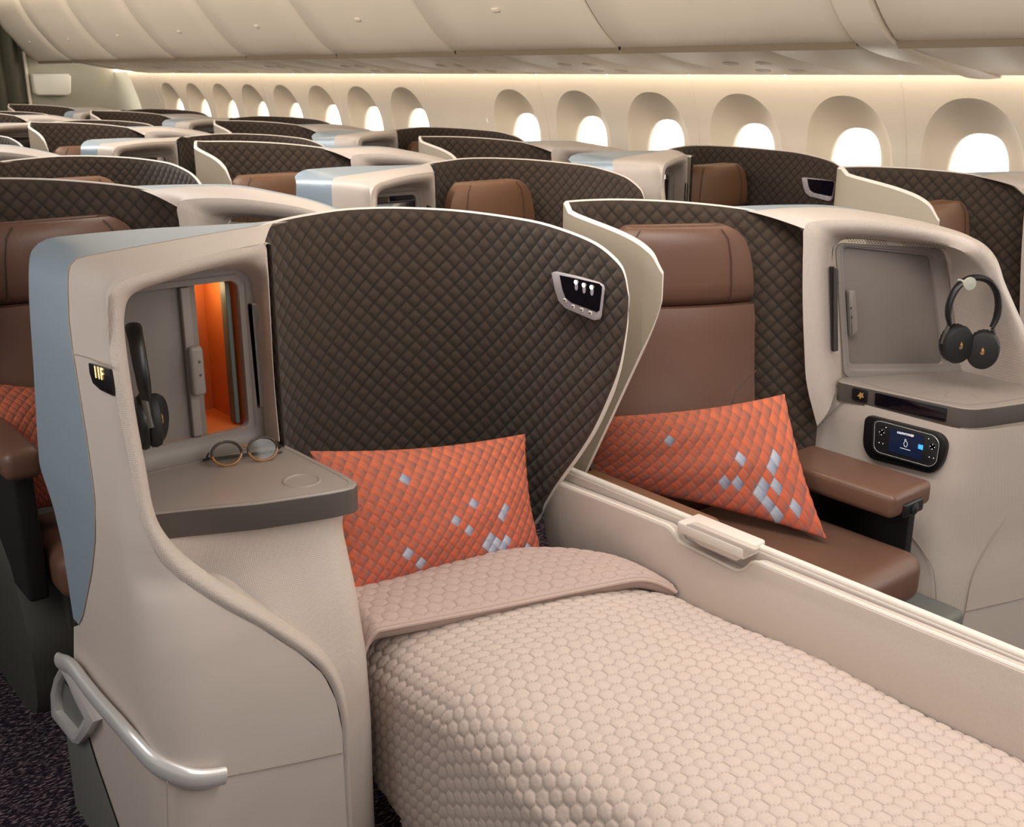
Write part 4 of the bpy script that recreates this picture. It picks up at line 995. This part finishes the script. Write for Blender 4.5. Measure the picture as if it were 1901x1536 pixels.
# overhead service strip, one panel per bay
def psu_sec(t): return (3.515*(1-t)+4.262*t, 1.690*(1-t)+1.586*t-.012*math.sin(math.pi*t))
RB = [(px(1543, 10, X=3.28)[1], 0)]
bins = []
yl = 3.575; BP = 1.22
rib = (float(px(1663, 76, X=3.5)[1]), float(px(1592, 80, X=3.5)[1]))
ends = [rib[1]] + [3.575+BP*i for i in range(0, 7)]
secL = [(3.50, 1.700), (3.475, 1.708), (3.40, 1.762), (3.33, 1.83), (3.265, 1.905), (3.20, 1.99), (3.145, 2.08), (3.10, 2.17), (3.07, 2.27), (3.06, 2.34)]
SL = rsm(secL, 26)
def locker(ya, yb, label):
    t = thing('overhead_locker', (3.4, (ya+yb)/2, 1.70), label, 'locker', 'overhead lockers')
    g = .006; ys = np.concatenate([[ya+g], np.linspace(ya+g+.008, yb-g-.008, 6), [yb-g]])
    rows = [[(x+(.010 if j in (0, len(ys)-1) else 0), y, z+(.006 if j in (0, len(ys)-1) else 0)) for x, z in SL] for j, y in enumerate(ys)]
    MB().grid(rows).build('locker_door', M['bin'], t, sharp=60)
    bt = MB().grid([[(3.501, ya+g, 1.700), (3.501, yb-g, 1.700)], [(3.507, ya+g, 1.676), (3.507, yb-g, 1.676)], [(3.545, ya+g, 1.676), (3.545, yb-g, 1.676)]]); bt.build('door_lip', M['gapd'], t)
    ym = (ya+yb)/2
    MB().box((3.295-.004, ym, 1.872), (.012, .05, .022), .005, rot=Matrix.Rotation(-.7, 3, 'Y')).build('latch', M['bin'], t)
    return t
nm = ['nearest the wide rib, left side', 'second from the rib', 'third from the rib', 'fourth from the rib', 'fifth from the rib', 'sixth from the rib', 'seventh from the rib, by the bulkhead']
for i in range(len(ends)-1): locker(ends[i], ends[i+1], 'cream curved overhead locker, '+nm[i])
locker(ends[-1], YB-.02, 'cream curved overhead locker end section against the bulkhead')
locker(rib[0]-BP*1.05, rib[0], 'cream curved overhead locker at the top right corner, right of the rib')
struct(MB().grid([[(3.57, y, 1.69), (3.57, y, 1.80), (3.51, y, 1.81), (3.513, y, 1.702)] + [(x+.012, y, z+.006) for x, z in SL] for y in (-2, YB)]), 'trim_3', M['gapd'])
# wide rib
rs = rsm([(4.262, 1.575), (4.0, 1.615), (3.72, 1.645), (3.56, 1.672), (3.47, 1.70), (3.385, 1.758), (3.315, 1.826), (3.25, 1.90), (3.185, 1.985), (3.13, 2.075), (3.085, 2.17), (3.06, 2.3)], 40)
yr0, yr1 = rib
struct(MB().grid([[(x+dx2, y, z+dz2) for x, z in rs] for y, dx2, dz2 in ((yr0, .02, .02), (yr0+.006, .004, .0), (yr0+.06, 0, -.004), (yr1-.06, 0, -.004), (yr1-.006, .004, 0), (yr1, .02, .02))]), 'trim_4', M['bin'])
# service panels
pys = [1.20] + [rib[0]-.02] ; 
def psu(ya, yb, label, noz=True):
    t = thing('service_panel', (3.9, (ya+yb)/2, 1.60), label, 'service panel', 'overhead service panels'); g = .003
    ts = np.linspace(0, 1, 12)
    MB().grid([[(psu_sec(q)[0], y, psu_sec(q)[1]+d) for q in ts] for y, d in ((ya+g, .006), (ya+g+.004, 0), (yb-g-.004, 0), (yb-g, .006))] ).build('panel', M['psu'], t, sharp=60)
    MB().grid([[(4.262, y, 1.586) for y in (ya+g, yb-g)], [(4.268, y, 1.60) for y in (ya+g, yb-g)], [(4.262, y, 1.66) for y in (ya+g, yb-g)]]).build('panel_edge', M['psu'], t)
    if noz:
        ym = (ya+yb)/2
        for a, b in ((.42, -.10), (.42, .08), (.72, -.10), (.72, .08)):
            x, z = psu_sec(a); MB().lathe([(.034, .004), (.036, -.003), (.028, -.006), (.020, -.004), (.012, -.008), (.0001, -.008)], (x, ym+b, z), (.18, 0, 1), 20, sx=1.25, sy=1).build('air_nozzle', M['reveal'], t)
pn = ['left of the rib', 'second left of the rib', 'third left of the rib', 'fourth left of the rib', 'fifth left of the rib', 'sixth left of the rib', 'seventh left of the rib', 'eighth left of the rib', 'ninth left of the rib', 'tenth left of the rib', 'eleventh left of the rib', 'twelfth left of the rib', 'thirteenth left of the rib', 'fourteenth left of the rib', 'fifteenth left of the rib', 'sixteenth left of the rib', 'farthest from the rib']
yy = rib[1]; i = 0
while yy < YB-.1 and i < 16:
    w_ = .46 if i % 2 == 0 else .62
    psu(yy, min(yy+w_, YB), 'cream overhead service panel '+('without vents' if i % 2 == 0 else 'with round air vents')+', '+pn[i], noz=bool(i % 2)); yy += w_; i += 1
psu(rib[0]-.42, rib[0], 'plain cream overhead service panel just right of the rib', False)
psu(rib[0]-1.10, rib[0]-.42, 'cream overhead service panel with air vents at the top right corner')
# bulkhead, sign box, curtain
struct(MB().grid([[(3.38, YB, 0), (4.6, YB, 0)], [(3.38, YB, 2.4), (4.6, YB, 2.4)]]), 'wall_back', M['bulk'])
struct(MB().box((3.375, YB-.02, 1.2), (.03, .05, 2.4), .008), 'trim_5', M['psu'])
struct(MB().grid([[(-3, YB+.4, 0), (3.5, YB+.4, 0)], [(-3, YB+.4, 2.5), (3.5, YB+.4, 2.5)]]), 'wall_far', M['curtain'])
bxc = [px(x, y, Y=YB-.01) for x, y in ((55, 137), (122, 137), (127, 142), (127, 172), (122, 177), (66, 177), (60, 172))]
bx = thing('wall_light_box', tuple(bxc[5]), 'white rounded box mounted on the grey-green bulkhead at far left', 'wall box')
MB().plate(bxc, (0, -.10, 0), .02, 3).build('cover', M['boxw'], bx)
rows = []
for z in np.linspace(.05, 2.3, 6): rows.append([(x, YB-.10+.035*math.sin(x*46), z) for x in np.linspace(2.6, 3.33, 90)])
cu = MB().grid(rows).build('curtain', M['curtain'], sharp=0); tag(cu, 'dark olive pleated curtain at the far left beside the bulkhead', 'curtain')
struct(MB().grid([[(-3, -3, 2.36), (3.3, -3, 2.36)], [(-3, 13, 2.36), (3.3, 13, 2.36)]]), 'ceiling', M['ceil'])
struct(MB().grid([[(2.99, -2, 2.345), (2.99, YB, 2.345)], [(3.05, -2, 2.345), (3.05, YB, 2.345)]]), 'trim_6', M['cove'])

# ================================================================== LIGHT
def area(loc, rot, sx, sy, e, c=(1, .93, .85), spread=180):  # unseen area lights added to brighten foreground, lockers and console side
    d = bpy.data.lights.new('cabin_fill', 'AREA'); d.shape = 'RECTANGLE'; d.size = sx; d.size_y = sy; d.energy = e; d.color = c; d.spread = math.radians(spread)
    o = bpy.data.objects.new('cabin_fill', d); COL.objects.link(o); o.location = loc; o.rotation_euler = rot
    return o
NEU = (1, .965, .93)
area((1.55, .2, 2.3), (0, 0, 0), 1.0, 1.6, 22, NEU)
area((1.6, 6, 2.3), (0, math.radians(-48), 0), 1.0, 11, 185)
area((-.6, 1.9, 2.0), (math.radians(15), math.radians(-62), 0), 1.4, 1.4, 21, NEU)
area((1.4, -1.0, 2.1), (math.radians(50), 0, 0), 1.6, .8, 18, NEU)
d = bpy.data.lights.new('cubby_lamp', 'POINT'); d.energy = .30; d.color = (1, .78, .42); d.shadow_soft_size = .02
o = bpy.data.objects.new('cubby_lamp', d); COL.objects.link(o); o.location = (xr-.06, 2.19, zt_-.02)
w = bpy.data.worlds.new('world'); SC.world = w; w.use_nodes = True
w.node_tree.nodes['Background'].inputs[0].default_value = (1, .95, .90, 1); w.node_tree.nodes['Background'].inputs[1].default_value = .34
